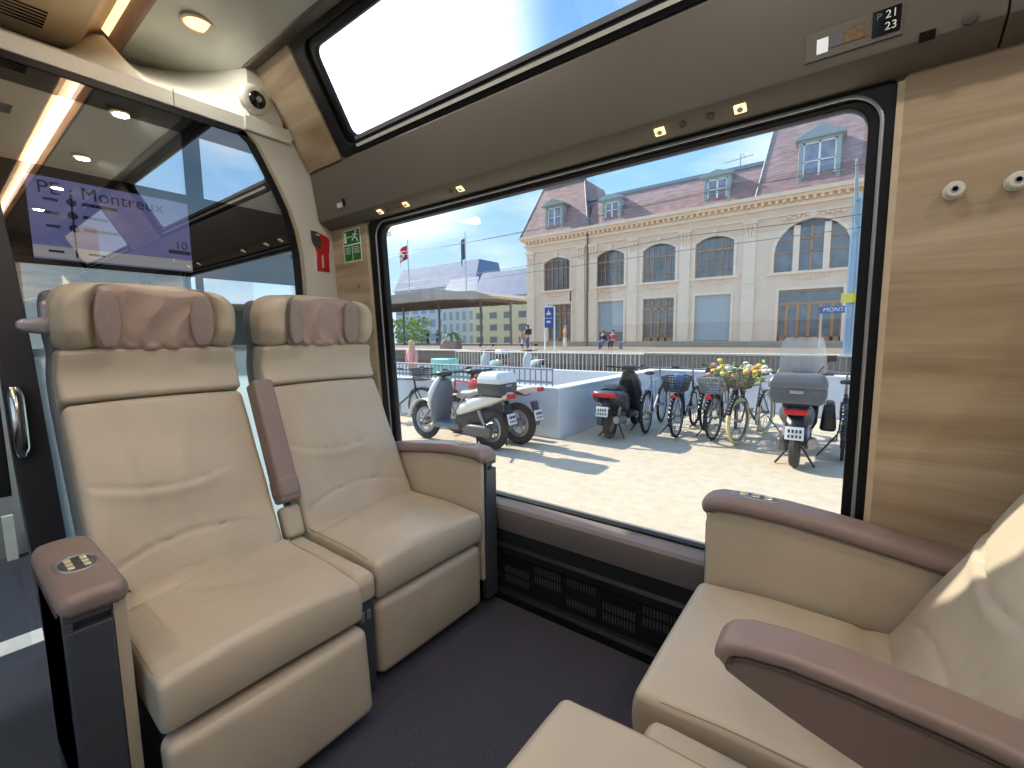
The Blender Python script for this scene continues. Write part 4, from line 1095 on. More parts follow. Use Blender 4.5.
bays = sorted([(u, g, 'n') for u, g in zip(UPX, GRX)] + [(BIG, DOOR, 'b')], key=lambda t: t[0][0])
for k, (u, g, kind) in enumerate(bays):
    if kind == 'n':
        zs, rise, zb, zg = 7.55, 0.42, 5.17, 3.92
    else:
        zs, rise, zb, zg = 6.30, 1.98, 5.10, 3.98
    b.box((prev, y0, 0.26), (min(u[0], g[0]), y1, 9.2))
    xl, xr = min(u[0], g[0]), max(u[1], g[1])
    if u[0] > xl: b.box((xl, y0, zg), (u[0], y1, 9.2))
    if g[0] > xl: b.box((xl, y0, 0.26), (g[0], y1, zg))
    if u[1] < xr: b.box((u[1], y0, zg), (xr, y1, 9.2))
    if g[1] < xr: b.box((g[1], y0, 0.26), (xr, y1, zg))
    b.box((xl, y0, zg), (xr, y1, zb)); b.box((g[0], y0, 0.26), (g[1], y1, 0.68))
    ap = arch_pts(u[0], u[1], zb, zs, rise)
    for i in range(len(ap) - 1):
        b.prism([ap[i], ap[i + 1], (ap[i + 1][0], 9.2), (ap[i][0], 9.2)], y0, y1, 'y')
    prev = xr
b.box((prev, y0, 0.26), (10.6, y1, 9.2))
b.box((-23.9, y1, 0.26), (-23.5, 44, 9.2)); b.box((10.2, y1, 0.26), (10.6, 44, 9.2)); b.box((-23.9, 43.6, 0.26), (10.6, 44, 9.2))
b.build('wall', stone, sb, smooth=False)
# plinth, string course, frieze, cornice with dentils
b = B(); b.box((-24.0, FY - 0.12, 0.26), (10.7, FY, 0.66)); b.build('plinth', plinth_m, sb, smooth=False)
b = B()
b.box((-24.1, FY - 0.16, 9.15), (10.8, FY + 0.5, 9.32)); b.box((-24.2, FY - 0.42, 9.62), (10.9, FY + 0.5, 9.78)); b.box((-24.35, FY - 0.62, 9.78), (11.0, FY + 0.6, 10.02))
b.box((-24.0, FY - 0.05, 9.32), (10.7, FY + 0.5, 9.62)); b.box((-24.0, FY - 0.10, 8.62), (10.7, FY, 8.74))
for i in range(86):
    x = -23.9 + i * 0.402; b.box((x, FY - 0.34, 9.42), (x + 0.17, FY - 0.05, 9.62))
b.build('cornice', stone_lt, sb, smooth=False)
# pilasters with carved capitals
for x in (-23.4, -18.3, -17.15, -13.75, -9.8, -5.6, 1.2, 5.85, 9.9):
    w_ = 0.36; b = B()
    b.box((x - w_, FY - 0.10, 0.66), (x + w_, FY, 8.62))
    for z in [1.1 + 0.62 * i for i in range(6)]: b.box((x - w_ - 0.05, FY - 0.12, z), (x + w_ + 0.05, FY - 0.10, z + 0.50))
    b.box((x - w_ - 0.08, FY - 0.18, 4.55), (x + w_ + 0.08, FY, 4.75))
    b.box((x - w_ - 0.08, FY - 0.20, 8.42), (x + w_ + 0.08, FY, 8.62))
    for dx in (-0.26, 0, 0.26): b.rbox((x + dx, FY - 0.14, 8.15), (0.22, 0.16, 0.42), 0.07, 2); b.rbox((x + dx * 0.7, FY - 0.13, 7.78), (0.14, 0.12, 0.40), 0.05, 2)
    b.build('pilaster', stone_lt, sb, angle=40)
# window surrounds, keystones, sills, garlands
for (u, g, kind) in bays:
    zs, rise, zb = (7.55, 0.42, 5.17) if kind == 'n' else (6.30, 1.98, 5.10)
    b = B(); ap = arch_pts(u[0] - 0.18, u[1] + 0.18, zb, zs, rise + (0.18 if kind == 'n' else 0.2), 14); ai = arch_pts(u[0], u[1], zb, zs, rise, 14)
    for i in range(14): b.prism([ai[i], ai[i + 1], ap[i + 1], ap[i]], FY - 0.07, FY + 0.02, 'y')
    for sx in (u[0] - 0.18, u[1]): b.box((sx, FY - 0.07, zb), (sx + 0.18, FY + 0.02, zs))
    b.box((u[0] - 0.35, FY - 0.2, zb - 0.16), (u[1] + 0.35, FY + 0.1, zb))
    xm = (u[0] + u[1]) / 2; zt = zs + rise
    b.prism([(xm - 0.13, zt - 0.02), (xm + 0.13, zt - 0.02), (xm + 0.2, zt + 0.42), (xm - 0.2, zt + 0.42)], FY - 0.18, FY, 'y')
    for i in range(9):
        t = (i - 4) / 4.0; b.rbox((xm + t * 0.9, FY - 0.06, zb - 0.33 - 0.16 * (1 - t * t)), (0.2, 0.12, 0.12), 0.05, 2)
    if kind == 'b':
        for i in range(13):
            t = (i - 6) / 6.0; b.rbox((xm + t * 1.5, FY - 0.08, 8.42 + 0.10 * abs(math.sin(i * 1.6))), (0.24, 0.14, 0.16), 0.06, 2)
    b.box((g[0] - 0.16, FY - 0.06, 0.66), (g[0], FY + 0.02, 3.95)); b.box((g[1], FY - 0.06, 0.66), (g[1] + 0.16, FY + 0.02, 3.95)); b.box((g[0] - 0.16, FY - 0.06, 3.95), (g[1] + 0.16, FY + 0.02, 4.12))
    b.build('window_surround', stone_lt, sb, angle=40)
    # upper window: pane + wooden frame
    b = B()
    fw = 0.07
    ai = arch_pts(u[0], u[1], zb, zs, rise, 14)
    fr_ = b
    def bar(x0, x1, z0, z1, bb): bb.box((x0, FY + 0.16, z0), (x1, FY + 0.24, z1))
    if kind == 'n':
        W_ = u[1] - u[0]
        for t in (0.0, 0.31, 0.69, 1.0): bar(u[0] + t * W_ - (fw if t else 0) * (0.5 if t < 1 else 1), u[0] + t * W_ + fw * (0.5 if 0 < t < 1 else (1 if t == 0 else 0)), zb, zs + (rise * 0.75 if 0 < t < 1 else 0), b)
        bar(u[0], u[1], zb, zb + 0.09, b); bar(u[0], u[1], 7.0, 7.12, b)
        for z in (5.75, 6.38): bar(u[0], u[1], z, z + 0.035, b)
        for t in (0.155, 0.5, 0.845): bar(u[0] + t * W_ - 0.018, u[0] + t * W_ + 0.018, zb, zs + 0.2, b)
    else:
        for x0, x1 in ((u[0] + 0.0, u[0] + 0.06), (-2.22, -2.10), (-3.2, -3.14), (-1.16, -1.10), (u[1] - 0.06, u[1])): bar(x0, x1, zb, 6.3 if x0 in (u[0], u[1] - 0.06) else 8.0, b)
        for z in (zb, 6.3, 7.1): bar(u[0], u[1], z, z + 0.06, b)
    wf_ = b.build('window_frame', win_wood, sb, smooth=False)
    b = B(); poly = [(u[0], zb)] + ai + [(u[1], zb)]
    b.prism(poly, FY + 0.26, FY + 0.30, 'y'); b.build('pane', pane_m, wf_, smooth=False)
    if kind == 'b':
        b = B()
        for x in (-2.95, -1.35): b.box((x - 0.17, FY - 0.02, zb), (x + 0.17, FY + 0.3, 7.95))
        b.build('stone_mullion', stone_lt, sb, smooth=False)
    # ground floor: blinds, glazed doors
    blind = (kind == 'n' and (abs(g[0] + 16.7) < 0.1 or abs(g[0] + 9.02) < 0.1))
    if blind:
        b = B(); z0 = 1.45 if g[0] < -16 else 0.72
        b.box((g[0], FY + 0.2, z0), (g[1], FY + 0.25, 3.95)); b.build('roller_blind', blind_m, sb, smooth=False)
        b = B(); b.box((g[0], FY + 0.27, 0.68), (g[1], FY + 0.30, 3.95)); b.build('pane', pane_m, sb, smooth=False)
    else:
        b = B(); W_ = g[1] - g[0]; zt = 3.05 if kind == 'n' else 3.0
        for t in ((0, 0.27, 0.5, 0.73, 1.0) if kind == 'n' else (0, 0.14, 0.32, 0.5, 0.68, 0.86, 1.0)):
            x = g[0] + t * W_; hw = 0.07 if kind == 'n' else 0.09
            bar(max(g[0], x - hw), min(g[1], x + hw), 0.68, zt if kind == 'b' else 3.95, b)
        bar(g[0], g[1], zt, zt + 0.16, b); bar(g[0], g[1], 3.83, 3.95, b); bar(g[0], g[1], 0.68, 0.95, b)
        if kind == 'n':
            for z in (1.5, 2.1, 2.6, 3.45): bar(g[0], g[1], z, z + 0.04, b)
        df = b.build('door_frame', win_wood, sb, smooth=False)
        b = B(); b.box((g[0], FY + 0.27, 0.68), (g[1], FY + 0.30, 3.95)); b.build('pane', pane_m, df, smooth=False)
# drain pipe
b = B(); b.tube([(-17.62, FY - 0.16, 0.3), (-17.62, FY - 0.16, 9.5)], 0.075, 8); b.build('drain_pipe', mat('brown_pipe', (120, 96, 82), 0.5), sb)
# mansard roofs
def frustum(b, x0, x1, ya, yb, z0, tx0, tx1, tya, tyb, z1, z2=None):
    vs = [(x0, ya, z0), (x1, ya, z0), (x1, yb, z0), (x0, yb, z0), (tx0, tya, z1), (tx1, tya, z1), (tx1, tyb, z1), (tx0, tyb, z1)]
    fs = [(0, 1, 5, 4), (1, 2, 6, 5), (2, 3, 7, 6), (3, 0, 4, 7), (4, 5, 6, 7)]
    b.add(vs, fs)
b = B()
frustum(b, -24.3, -17.4, FY - 0.5, 42, 10.02, -23.1, -18.9, FY + 1.7, 39.5, 14.6)
frustum(b, -17.6, -4.6, FY - 0.2, 43, 10.02, -17.6, -4.6, FY + 1.0, 41.5, 12.45)
frustum(b, -5.3, 3.2, FY - 0.5, 42, 10.02, -4.5, 2.2, FY + 1.7, 39.5, 15.8)
frustum(b, 3.0, 11.0, FY - 0.2, 43, 10.02, 3.0, 10.4, FY + 1.0, 41.5, 12.45)
b.build('roof', slate, sb, smooth=False)
b = B()
b.box((-23.2, FY + 1.55, 14.55), (-18.8, FY + 1.85, 14.75)); b.box((-18.9, FY + 0.85, 12.4), (-4.6, FY + 1.2, 12.62)); b.box((3.0, FY + 0.85, 12.4), (10.4, FY + 1.2, 12.62))
for (x0, z0, x1, z1, ya, yb_) in ((-17.4, 10.02, -18.9, 14.6, FY - 0.5, FY + 1.7), (-24.3, 10.02, -23.1, 14.6, FY - 0.5, FY + 1.7), (-5.3, 10.02, -4.5, 15.8, FY - 0.5, FY + 1.7)):
    b.tube([(x0, ya, z0), (x1, yb_, z1)], 0.07, 6)
b.build('ridge_capping', zinc_lt, sb, smooth=False)
b = B()
b.tube([(-6.6, FY + 1.1, 12.6), (-6.6, FY + 1.1, 13.5)], 0.03, 6); b.tube([(-7.6, FY + 1.1, 13.1), (-5.8, FY + 1.1, 13.25)], 0.025, 6); b.tube([(-6.4, FY + 0.8, 13.35), (-6.4, FY + 1.4, 13.35)], 0.02, 6)
b.build('roof_aerial', zinc_lt, sb)
# dormers
def dormer(x0, x1, z0, z1, yf, hood, arched=False):
    b = B(); m_ = 0.22
    b.box((x0 - m_, yf, z0 - 0.15), (x0, yf + 2.4, z1)); b.box((x1, yf, z0 - 0.15), (x1 + m_, yf + 2.4, z1)); b.box((x0 - m_, yf, z0 - 0.15), (x1 + m_, yf + 2.2, z0)); b.box((x0 - m_, yf, z1), (x1 + m_, yf + 2.4, z1 + 0.12))
    xm = (x0 + x1) / 2
    if hood > 0:
        b.prism([(x0 - m_ - 0.22, z1 + 0.12), (x1 + m_ + 0.22, z1 + 0.12), (x1 + m_ + 0.22, z1 + 0.24), (xm, z1 + 0.24 + hood), (x0 - m_ - 0.22, z1 + 0.24)], yf - 0.25, yf + 2.4, 'y')
    df = b.build('dormer', zinc, sb, bevel=0.02)
    b = B()
    for (a0, a1, c0, c1) in ((x0, x0 + 0.1, z0, z1), (x1 - 0.1, x1, z0, z1), (xm - 0.06, xm + 0.06, z0, z1), (x0, x1, z0, z0 + 0.1), (x0, x1, z1 - 0.1, z1), (x0, x1, (z0 + z1) / 2 + 0.1, (z0 + z1) / 2 + 0.16)):
        b.box((a0, yf + 0.12, c0), (a1, yf + 0.2, c1))
    b.build('window_frame', white_fr, df, smooth=False)
    b = B(); b.box((x0, yf + 0.22, z0), (x1, yf + 0.25, z1)); b.build('pane', mat('dormer_pane', (130, 144, 168), 0.15, var=0.3, scale=2), df, smooth=False)
dormer(-21.45, -20.1, 10.25, 12.15, FY - 0.35, 0.45)
dormer(-16.2, -15.0, 10.2, 11.75, FY - 0.05, 0.28)
dormer(-8.45, -7.15, 10.2, 11.85, FY - 0.05, 0.28)
dormer(-2.85, -1.15, 10.25, 12.75, FY - 0.35, 0.62)
# ---------------------------------------------------------------- neighbours further away
def block(name, label, x0, x1, y, z1, m, rows, colsn, wm, roof=None, z0=G, ww=0.5, wh=0.5, depth=10, rz1=None, fr=None):
    e = empty(name, ((x0 + x1) / 2, y, z0), label, 'building')
    b = B(); b.box((x0, y, z0), (x1, y + depth, z1)); b.build('wall', m, e, smooth=False)
    b = B(); cw = (x1 - x0) / colsn; rh = (z1 - z0) / rows
    for i in range(colsn):
        for j in range(rows):
            cx = x0 + cw * (i + 0.5); cz_ = z0 + rh * (j + 0.5)
            bb = B(); bb.box((cx - cw * ww / 2, y - 0.06, cz_ - rh * wh / 2), (cx + cw * ww / 2, y + 0.05, cz_ + rh * wh / 2)); bb.build('window', wm, e, smooth=False)
    if roof:
        b = B(); frustum(b, x0 - 0.3, x1 + 0.3, y - 0.3, y + depth, z1, x0 + 0.6, x1 - 0.6, y + 2.2, y + depth - 1, rz1); b.build('roof', roof, e, smooth=False)
    return e
yel = mat('yellow_render', (236, 224, 178), 0.8, var=0.03)
bl_roof = mat('blue_slate', (108, 128, 160), 0.6, var=0.12, scale=0.6)
gw = mat('grey_window', (130, 136, 140), 0.3, var=0.2)
block('apartment_building', 'yellow rendered apartment building under a dark blue mansard, left of the cream station building', -54.0, -41.5, 60, 8.0, yel, 4, 4, gw, bl_roof, rz1=12.6)
block('apartment_building', 'pale grey office building with tall windows behind the open canopy', -63.6, -55.0, 61.5, 8.5, mat('pale_render', (206, 214, 212), 0.8), 4, 5, mat('cool_window', (150, 168, 170), 0.3), bl_roof, rz1=12.4, ww=0.45, wh=0.7)
block('hotel_building', 'long building with a tall blue roof at the far left edge of the window', -92, -65.0, 73, 12.6, mat('cool_render', (196, 206, 214), 0.8), 4, 9, mat('cool_window2', (140, 156, 176), 0.3), bl_roof, rz1=18.2, ww=0.6, wh=0.55)
block('apartment_building', 'pale yellow building wing closest to the station building corner', -40.8, -36.0, 60.5, 8.0, mat('yellow_render2', (222, 210, 166), 0.8), 4, 2, gw, bl_roof, rz1=12.4)
# open canopy
cn = empty('station_canopy', (-38, 38, 0.26), 'wide open station canopy on slender posts left of the cream station building', 'canopy')
roofm = mat('canopy_roof', (172, 160, 146), 0.7, var=0.12, scale=2)
b = B(); b.prism([(-58, 5.9), (-36.5, 6.45), (-33.0, 5.95), (-31.0, 5.9), (-28.2, 5.1), (-28.2, 4.95), (-36.2, 5.25), (-58, 5.2)], 34.5, 44.5, 'y'); b.build('canopy_roof', roofm, cn, smooth=False)
b = B()
for i in range(30): b.box((-57.5 + i, 34.6, 5.05), (-57.42 + i, 44.4, 5.2))
b.build('roof_battens', mat('batten_dark', (112, 100, 90), 0.7), cn, smooth=False)
for x in (-52, -46.3, -39.7, -33.0, -28.8):
    b = B(); b.tube([(x, 38, 0.26), (x, 38, 5.15)], 0.14, 8); b.build('post', mat('post_grey', (120, 118, 116), 0.5), cn)
# flags
def flag(x, ztop, zb_, label, cm, w_, h_):
    e = empty('flagpole', (x, 59, zb_), label, 'flagpole')
    b = B(); b.tube([(x, 59, zb_), (x, 59, ztop)], 0.11, 8); b.build('pole', mat('pole_white', (210, 212, 214), 0.5), e)
    b = B(); b.grid(lambda u, v: (x - 0.1 - w_ * u, 59 + 0.35 * math.sin(u * 7), ztop - 0.8 - h_ * v - 1.7 * u * u), 12, 6)
    f_ = b.build('flag', cm, e, solid=0.03)
    return e, f_
e, f_ = flag(-69.9, 20.2, G, 'red flag with white cross drooping on a pole above the blue roof', mat('flag_red', (206, 52, 72), 0.7), 2.6, 2.7)
b = B(); b.box((-71.45, 58.4, 16.3), (-70.95, 58.5, 18.0)); b.box((-72.0, 58.4, 16.9), (-70.4, 58.5, 17.4)); b.build('white_cross', white_fr, f_, smooth=False)
flag(-54.6, 19.5, G, 'hanging dark green flag on a tall pole above the canopy', mat('flag_green', (96, 120, 116), 0.7), 0.9, 3.6)
# overhead wires
for k, (pa, pb_, y) in enumerate((((-45, 5.95), (14, 6.5), 18.0), ((-45, 4.3), (14, 5.35), 18.4), ((-45, 4.0), (14, 4.9), 19.2), ((-45, 7.0), (14, 7.2), 20.5))):
    b = B(); pts = []
    for i in range(25):
        t = i / 24; pts.append((pa[0] + (pb_[0] - pa[0]) * t, y, pa[1] + (pb_[1] - pa[1]) * t - 0.25 * math.sin(PI * ((t * 3) % 1))* (1 if k % 2 else 0.2)))
    b.tube(pts, 0.014, 5); o = b.build('overhead_wire', mat('wire_grey', (96, 100, 106), 0.5), None)
    put(o, None, ('thin overhead wire crossing the sky below the flags, nearest', 'sagging overhead wire crossing the facade cornice', 'overhead wire crossing the facade at upper window height', 'highest overhead wire, crossing the mauve roofs')[k], 'wire', 'overhead wires')
# blue catenary mast with signs
e = empty('catenary_mast', (0.0, 22.4, 0.26), 'pale blue steel mast beside the right edge of the window with a small yellow plate', 'mast')
bm_ = mat('mast_blue', (176, 200, 216), 0.5, 0.0)
b = B(); b.box((-0.16, 22.3, 0.26), (-0.10, 22.6, 6.5)); b.box((0.10, 22.3, 0.26), (0.16, 22.6, 6.5)); b.box((-0.10, 22.42, 0.26), (0.10, 22.48, 6.5)); b.build('mast', bm_, e, smooth=False)
b = B(); b.tube([(0, 22.45, 6.3), (-0.1, 18.0, 6.5)], 0.04, 8); b.tube([(0, 22.45, 5.0), (-0.1, 19.6, 6.4)], 0.03, 8); b.tube([(0.14, 22.4, 5.0), (0.42, 22.4, 6.4)], 0.035, 6); b.build('bracket', bm_, e)
b = B(); b.box((-0.32, 22.22, 2.35), (0.28, 22.26, 2.72)); b.build('yellow_plate', mat('yellow_sign', (238, 214, 40), 0.5), e, smooth=False)
e = empty('station_name_sign', (-0.2, 23.0, 2.0), 'blue station name sign with white letters hung by the blue mast', 'sign')
blue_s = mat('sign_blue', (36, 60, 150), 0.4)
b = B(); b.box((-1.05, 22.98, 1.98), (0.55, 23.04, 2.27)); b.build('board', blue_s, e, smooth=False)
text('lettering', 'MONTREUX', 0.24, basis((-0.25, 22.97, 2.125), (1, 0, 0), (0, 0, 1)), white_fr, e, 0.002)
b = B(); b.tube([(-0.95, 23.02, 0.26), (-0.95, 23.02, 1.98)], 0.04, 8); b.tube([(0.45, 23.02, 0.26), (0.45, 23.02, 1.98)], 0.04, 8); b.build('post', grey_st, e)
# blue platform sign
e = empty('platform_sign', (-14.3, 22.6, 0.26), 'upright blue and white platform sign on posts in front of the station building corner', 'sign')
b = B(); b.box((-14.55, 22.55, 1.66), (-14.0, 22.63, 2.85)); b.build('board', blue_s, e, bevel=0.01)
b = B(); b.box((-14.60, 22.52, 1.60), (-14.55, 22.66, 2.95)); b.box((-14.6, 22.5, 2.85), (-14.0, 22.66, 2.95)); b.tube([(-14.57, 22.6, 0.26), (-14.57, 22.6, 1.7)], 0.05, 8); b.tube([(-13.9, 22.6, 0.26), (-13.9, 22.6, 2.9)], 0.05, 8); b.build('frame', white_fr, e)
b = B(); b.box((-14.42, 22.53, 2.42), (-14.12, 22.55, 2.52)); b.prism([(-14.34, 2.52), (-14.20, 2.52), (-14.28, 2.74)], 22.53, 22.55, 'y'); b.box((-14.40, 22.53, 1.94), (-14.16, 22.55, 2.06)); b.box((-14.55, 22.53, 2.20), (-14.0, 22.55, 2.23)); b.build('symbols', white_fr, e, smooth=False)
# planter with a palm, hedge behind
e = empty('palm_planter', (-24.5, 24.5, 0.26), 'small palm growing in a long brown planter box on the far platform', 'plant')
b = B(); b.box((-25.3, 24.2, 0.26), (-23.6, 24.9, 0.85)); b.build('planter', mat('planter_brown', (150, 124, 110), 0.7), e, bevel=0.02)
b = B(); b.tube([(-24.4, 24.5, 0.8), (-24.4, 24.55, 1.3)], 0.09, 8); b.build('trunk', mat('trunk_brown', (110, 90, 66), 0.8), e)
b = B(); rr = random.Random(5)
for k in range(26):
    a = rr.uniform(0, 2 * PI); L_ = rr.uniform(0.7, 1.1); up_ = rr.uniform(0.1, 1.0); px = []
    for i in range(6):
        t = i / 5; px.append((-24.4 + math.cos(a) * L_ * t, 24.55 + math.sin(a) * L_ * t, 1.3 + up_ * t - 0.75 * t * t))
    for i in range(5):
        wd_ = 0.10 * math.sin(PI * (i + 0.5) / 5.5) + 0.02; pa, pb2 = Vector(px[i]), Vector(px[i + 1]); sd = Vector((-math.sin(a), math.cos(a), 0.3)) * wd_
        b.add([pa - sd, pa + sd, pb2 + sd * 0.8, pb2 - sd * 0.8], [(0, 1, 2, 3)])
b.build('fronds', mat('palm_green', (96, 128, 84), 0.7, var=0.2), e, fixn=False)
b = B(); rr = random.Random(9)
for k in range(900):
    c = Vector((rr.uniform(-62, -50), rr.uniform(44.5, 47), rr.uniform(0.2, 4.2))); q = Vector((rr.uniform(-1, 1), rr.uniform(-1, 1), rr.uniform(-1, 1))) * 0.35; p_ = Vector((rr.uniform(-1, 1), rr.uniform(-1, 1), rr.uniform(-1, 1))) * 0.35
    b.add([c, c + q, c + q + p_, c + p_], [(0, 1, 2, 3)])
o = b.build('hedge', mat('hedge_green', (150, 184, 96), 0.8, var=0.3), None, fixn=False); put(o, None, 'bright green leafy hedge seen below the canopy at the far left of the window', 'hedge')

# ---------------------------------------------------------------- people
def skin_body(name, joints, edges_, m, parent, sub=2):
    me = bpy.data.meshes.new(name); me.from_pydata([j[0] for j in joints], edges_, [])
    o = bpy.data.objects.new(name, me); COL.objects.link(o); o.parent = parent
    md = o.modifiers.new('skin', 'SKIN'); md.use_smooth_shade = True
    sv = me.skin_vertices[0].data if me.skin_vertices else None
    if sv is None:
        bm = bmesh.new(); bm.from_mesh(me); bm.verts.layers.skin.verify(); bm.to_mesh(me); bm.free(); sv = me.skin_vertices[0].data
    for i, j in enumerate(joints): sv[i].radius = (j[1], j[1] * (j[2] if len(j) > 2 else 1)); sv[i].use_root = (i == 0)
    s2 = o.modifiers.new('sub', 'SUBSURF'); s2.levels = sub; s2.render_levels = sub
    me.materials.append(m); return o
skin_m = mat('skin', (206, 160, 132), 0.6)
def person(label, loc, rz, H_, seated, shirt, trous, hair, group=None, bag=None):
    e = empty('person', (0, 0, 0), label, 'person', group); s_ = H_ / 1.75
    def V(x, y, z): return (x * s_, y * s_, z * s_)
    hz = 0.95 if not seated else 0.48
    J = [(V(0, 0, hz), 0.13 * s_, 0.8), (V(0, 0, hz + 0.25), 0.125 * s_, 0.75), (V(0, 0, hz + 0.48), 0.12 * s_, 0.7), (V(0, 0, hz + 0.56), 0.06 * s_), (V(0, 0.015, hz + 0.66), 0.085 * s_, 1.05), (V(0, 0.01, hz + 0.76), 0.075 * s_)]
    E_ = [(0, 1), (1, 2), (2, 3), (3, 4), (4, 5)]
    arms = []; legs = []
    for sg in (1, -1):
        k = len(J); fo = 0.22 if seated else 0.06
        J += [(V(sg * 0.17, 0, hz + 0.47), 0.055 * s_), (V(sg * 0.23, 0.0, hz + 0.22), 0.042 * s_), (V(sg * 0.19, fo, hz + 0.02), 0.032 * s_), (V(sg * 0.18, fo + 0.05, hz - 0.06), 0.036 * s_, 0.5)]
        E_ += [(2, k), (k, k + 1), (k + 1, k + 2), (k + 2, k + 3)]; arms.append(k)
    for sg in (1, -1):
        k = len(J)
        if seated: J += [(V(sg * 0.1, 0.42, hz), 0.075 * s_), (V(sg * 0.1, 0.44, 0.08), 0.045 * s_), (V(sg * 0.1, 0.58, 0.04), 0.04 * s_)]
        else: J += [(V(sg * 0.11, 0.03, 0.50), 0.07 * s_), (V(sg * 0.12, -0.02 + 0.06 * sg, 0.08), 0.045 * s_), (V(sg * 0.12, 0.14 + 0.06 * sg, 0.04), 0.04 * s_)]
        E_ += [(0, k), (k, k + 1), (k + 1, k + 2)]; legs.append(k)
    skin_body('body', J, E_, skin_m, e, 1)
    g = 1.22
    Jc = [(J[0][0], J[0][1] * g, 0.8), (J[1][0], J[1][1] * g, 0.75), (J[2][0], J[2][1] * g, 0.7)]; Ec = [(0, 1), (1, 2)]
    for a in arms: k = len(Jc); Jc += [(J[a][0], J[a][1] * 1.25), (J[a + 1][0], J[a + 1][1] * 1.3), (J[a + 2][0], J[a + 2][1] * 1.25)]; Ec += [(2, k), (k, k + 1), (k + 1, k + 2)]
    skin_body('jacket', Jc, Ec, shirt, e, 1)
    Jt = [(J[0][0], J[0][1] * 1.15, 0.85)]; Et = []
    for a in legs: k = len(Jt); Jt += [(J[a][0], J[a][1] * 1.25), (J[a + 1][0], J[a + 1][1] * 1.3)]; Et += [(0, k), (k, k + 1)]
    skin_body('trousers', Jt, Et, trous, e, 1)
    b = B(); b.rbox(V(0, -0.015, hz + 0.725), (0.175 * s_, 0.20 * s_, 0.17 * s_), 0.08 * s_, 4); b.rbox(V(0, -0.06, hz + 0.62), (0.15 * s_, 0.08 * s_, 0.2 * s_), 0.035 * s_, 3); b.build('hair', hair, e, world=False)
    if bag:
        b = B(); b.rbox(V(0, -0.19, hz + 0.30), (0.30 * s_, 0.18 * s_, 0.42 * s_), 0.06, 3); b.build('backpack', bag, e, world=False)
    e.location = loc; e.rotation_euler = (0, 0, rz); return e
c_red = mat('cloth_red', (190, 74, 84), 0.8); c_pink = mat('cloth_pink', (214, 150, 150), 0.8); c_blue = mat('cloth_blue', (86, 104, 140), 0.8); c_dk = mat('cloth_dark', (60, 60, 72), 0.8); c_wh = mat('cloth_white', (222, 220, 214), 0.8)
h_br = mat('hair_brown', (78, 58, 44), 0.7); h_bl = mat('hair_blond', (200, 172, 128), 0.7); c_or = mat('cloth_orange', (206, 140, 110), 0.8)
bench = empty('bench', (-12.6, 27.6, 0.26), 'plain grey bench carrying two seated people in front of the grey blind', 'bench')
b = B(); b.box((-13.7, 27.4, 0.68), (-11.6, 27.85, 0.74)); b.build('seat', grey_st, bench, smooth=False)
for x in (-13.4, -11.9):
    b = B(); b.box((x - 0.04, 27.45, 0.26), (x + 0.04, 27.8, 0.68)); b.build('leg', grey_st, bench, smooth=False)
person('person in a red top seated on the bench, right of the two', (-12.4, 27.5, 0.29), PI, 1.7, True, c_red, c_dk, h_br)
person('person in dark clothes seated on the bench, left of the two', (-13.1, 27.5, 0.29), PI, 1.65, True, c_dk, c_blue, h_br)
person('person with fair hair in an orange top standing on the far platform', (-15.5, 26.6, 0.268), PI * 0.8, 1.6, False, c_or, c_wh, h_bl)
person('person in blue jeans with a backpack walking by the blue platform sign', (-17.95, 25.6, 0.268), PI / 2, 1.7, False, c_dk, c_blue, h_br, bag=c_dk)
person('person in a pink top bending beside the one with the backpack', (-18.55, 25.8, 0.268), -PI / 2, 1.35, False, c_pink, c_wh, h_br)
person('person with fair hair standing behind the ramp wall at the left edge of the window', (-9.35, 7.9, G), PI, 1.5, False, c_pink, c_wh, h_bl)
for k, (x, sh, l) in enumerate(((-39.6, c_dk, 'person in dark clothes under the canopy, furthest left'), (-38.0, c_blue, 'person in blue clothes standing under the canopy near the palm'))):
    person(l, (x, 36, 0.26), PI, 1.75, False, sh, c_dk, h_br)

# ---------------------------------------------------------------- bicycles
def wheel(b, c, r, tr, turn=0.0):
    M = Matrix.Translation(c) @ Matrix.Rotation(turn, 4, 'Z')
    b.tube([M @ Vector((r * math.cos(2 * PI * i / 36), 0, r * math.sin(2 * PI * i / 36))) for i in range(36)], tr, 8, closed=True)
    return M
def add_wheel(root, c, r, tr, tm, turn=0.0, spokes=18, rim=None):
    b = B(); M = wheel(b, c, r, tr, turn); w_ = b.build('wheel', tm, root, world=False)
    b = B()
    b.tube([M @ Vector(((r - tr * 1.4) * math.cos(2 * PI * i / 36), 0, (r - tr * 1.4) * math.sin(2 * PI * i / 36))) for i in range(36)], tr * 0.6, 6, closed=True)
    for i in range(spokes):
        a = 2 * PI * i / spokes; s_ = 0.025 if i % 2 else -0.025
        b.tube([M @ Vector((0, s_, 0)), M @ Vector(((r - tr) * math.cos(a), 0, (r - tr) * math.sin(a)))], 0.0028 if rim is None else 0.012, 4)
    b.tube([M @ Vector((0, -0.04, 0)), M @ Vector((0, 0.04, 0))], 0.02 if rim is None else 0.05, 8)
    b.build('rim', rim or steel, w_, world=False)
    return w_
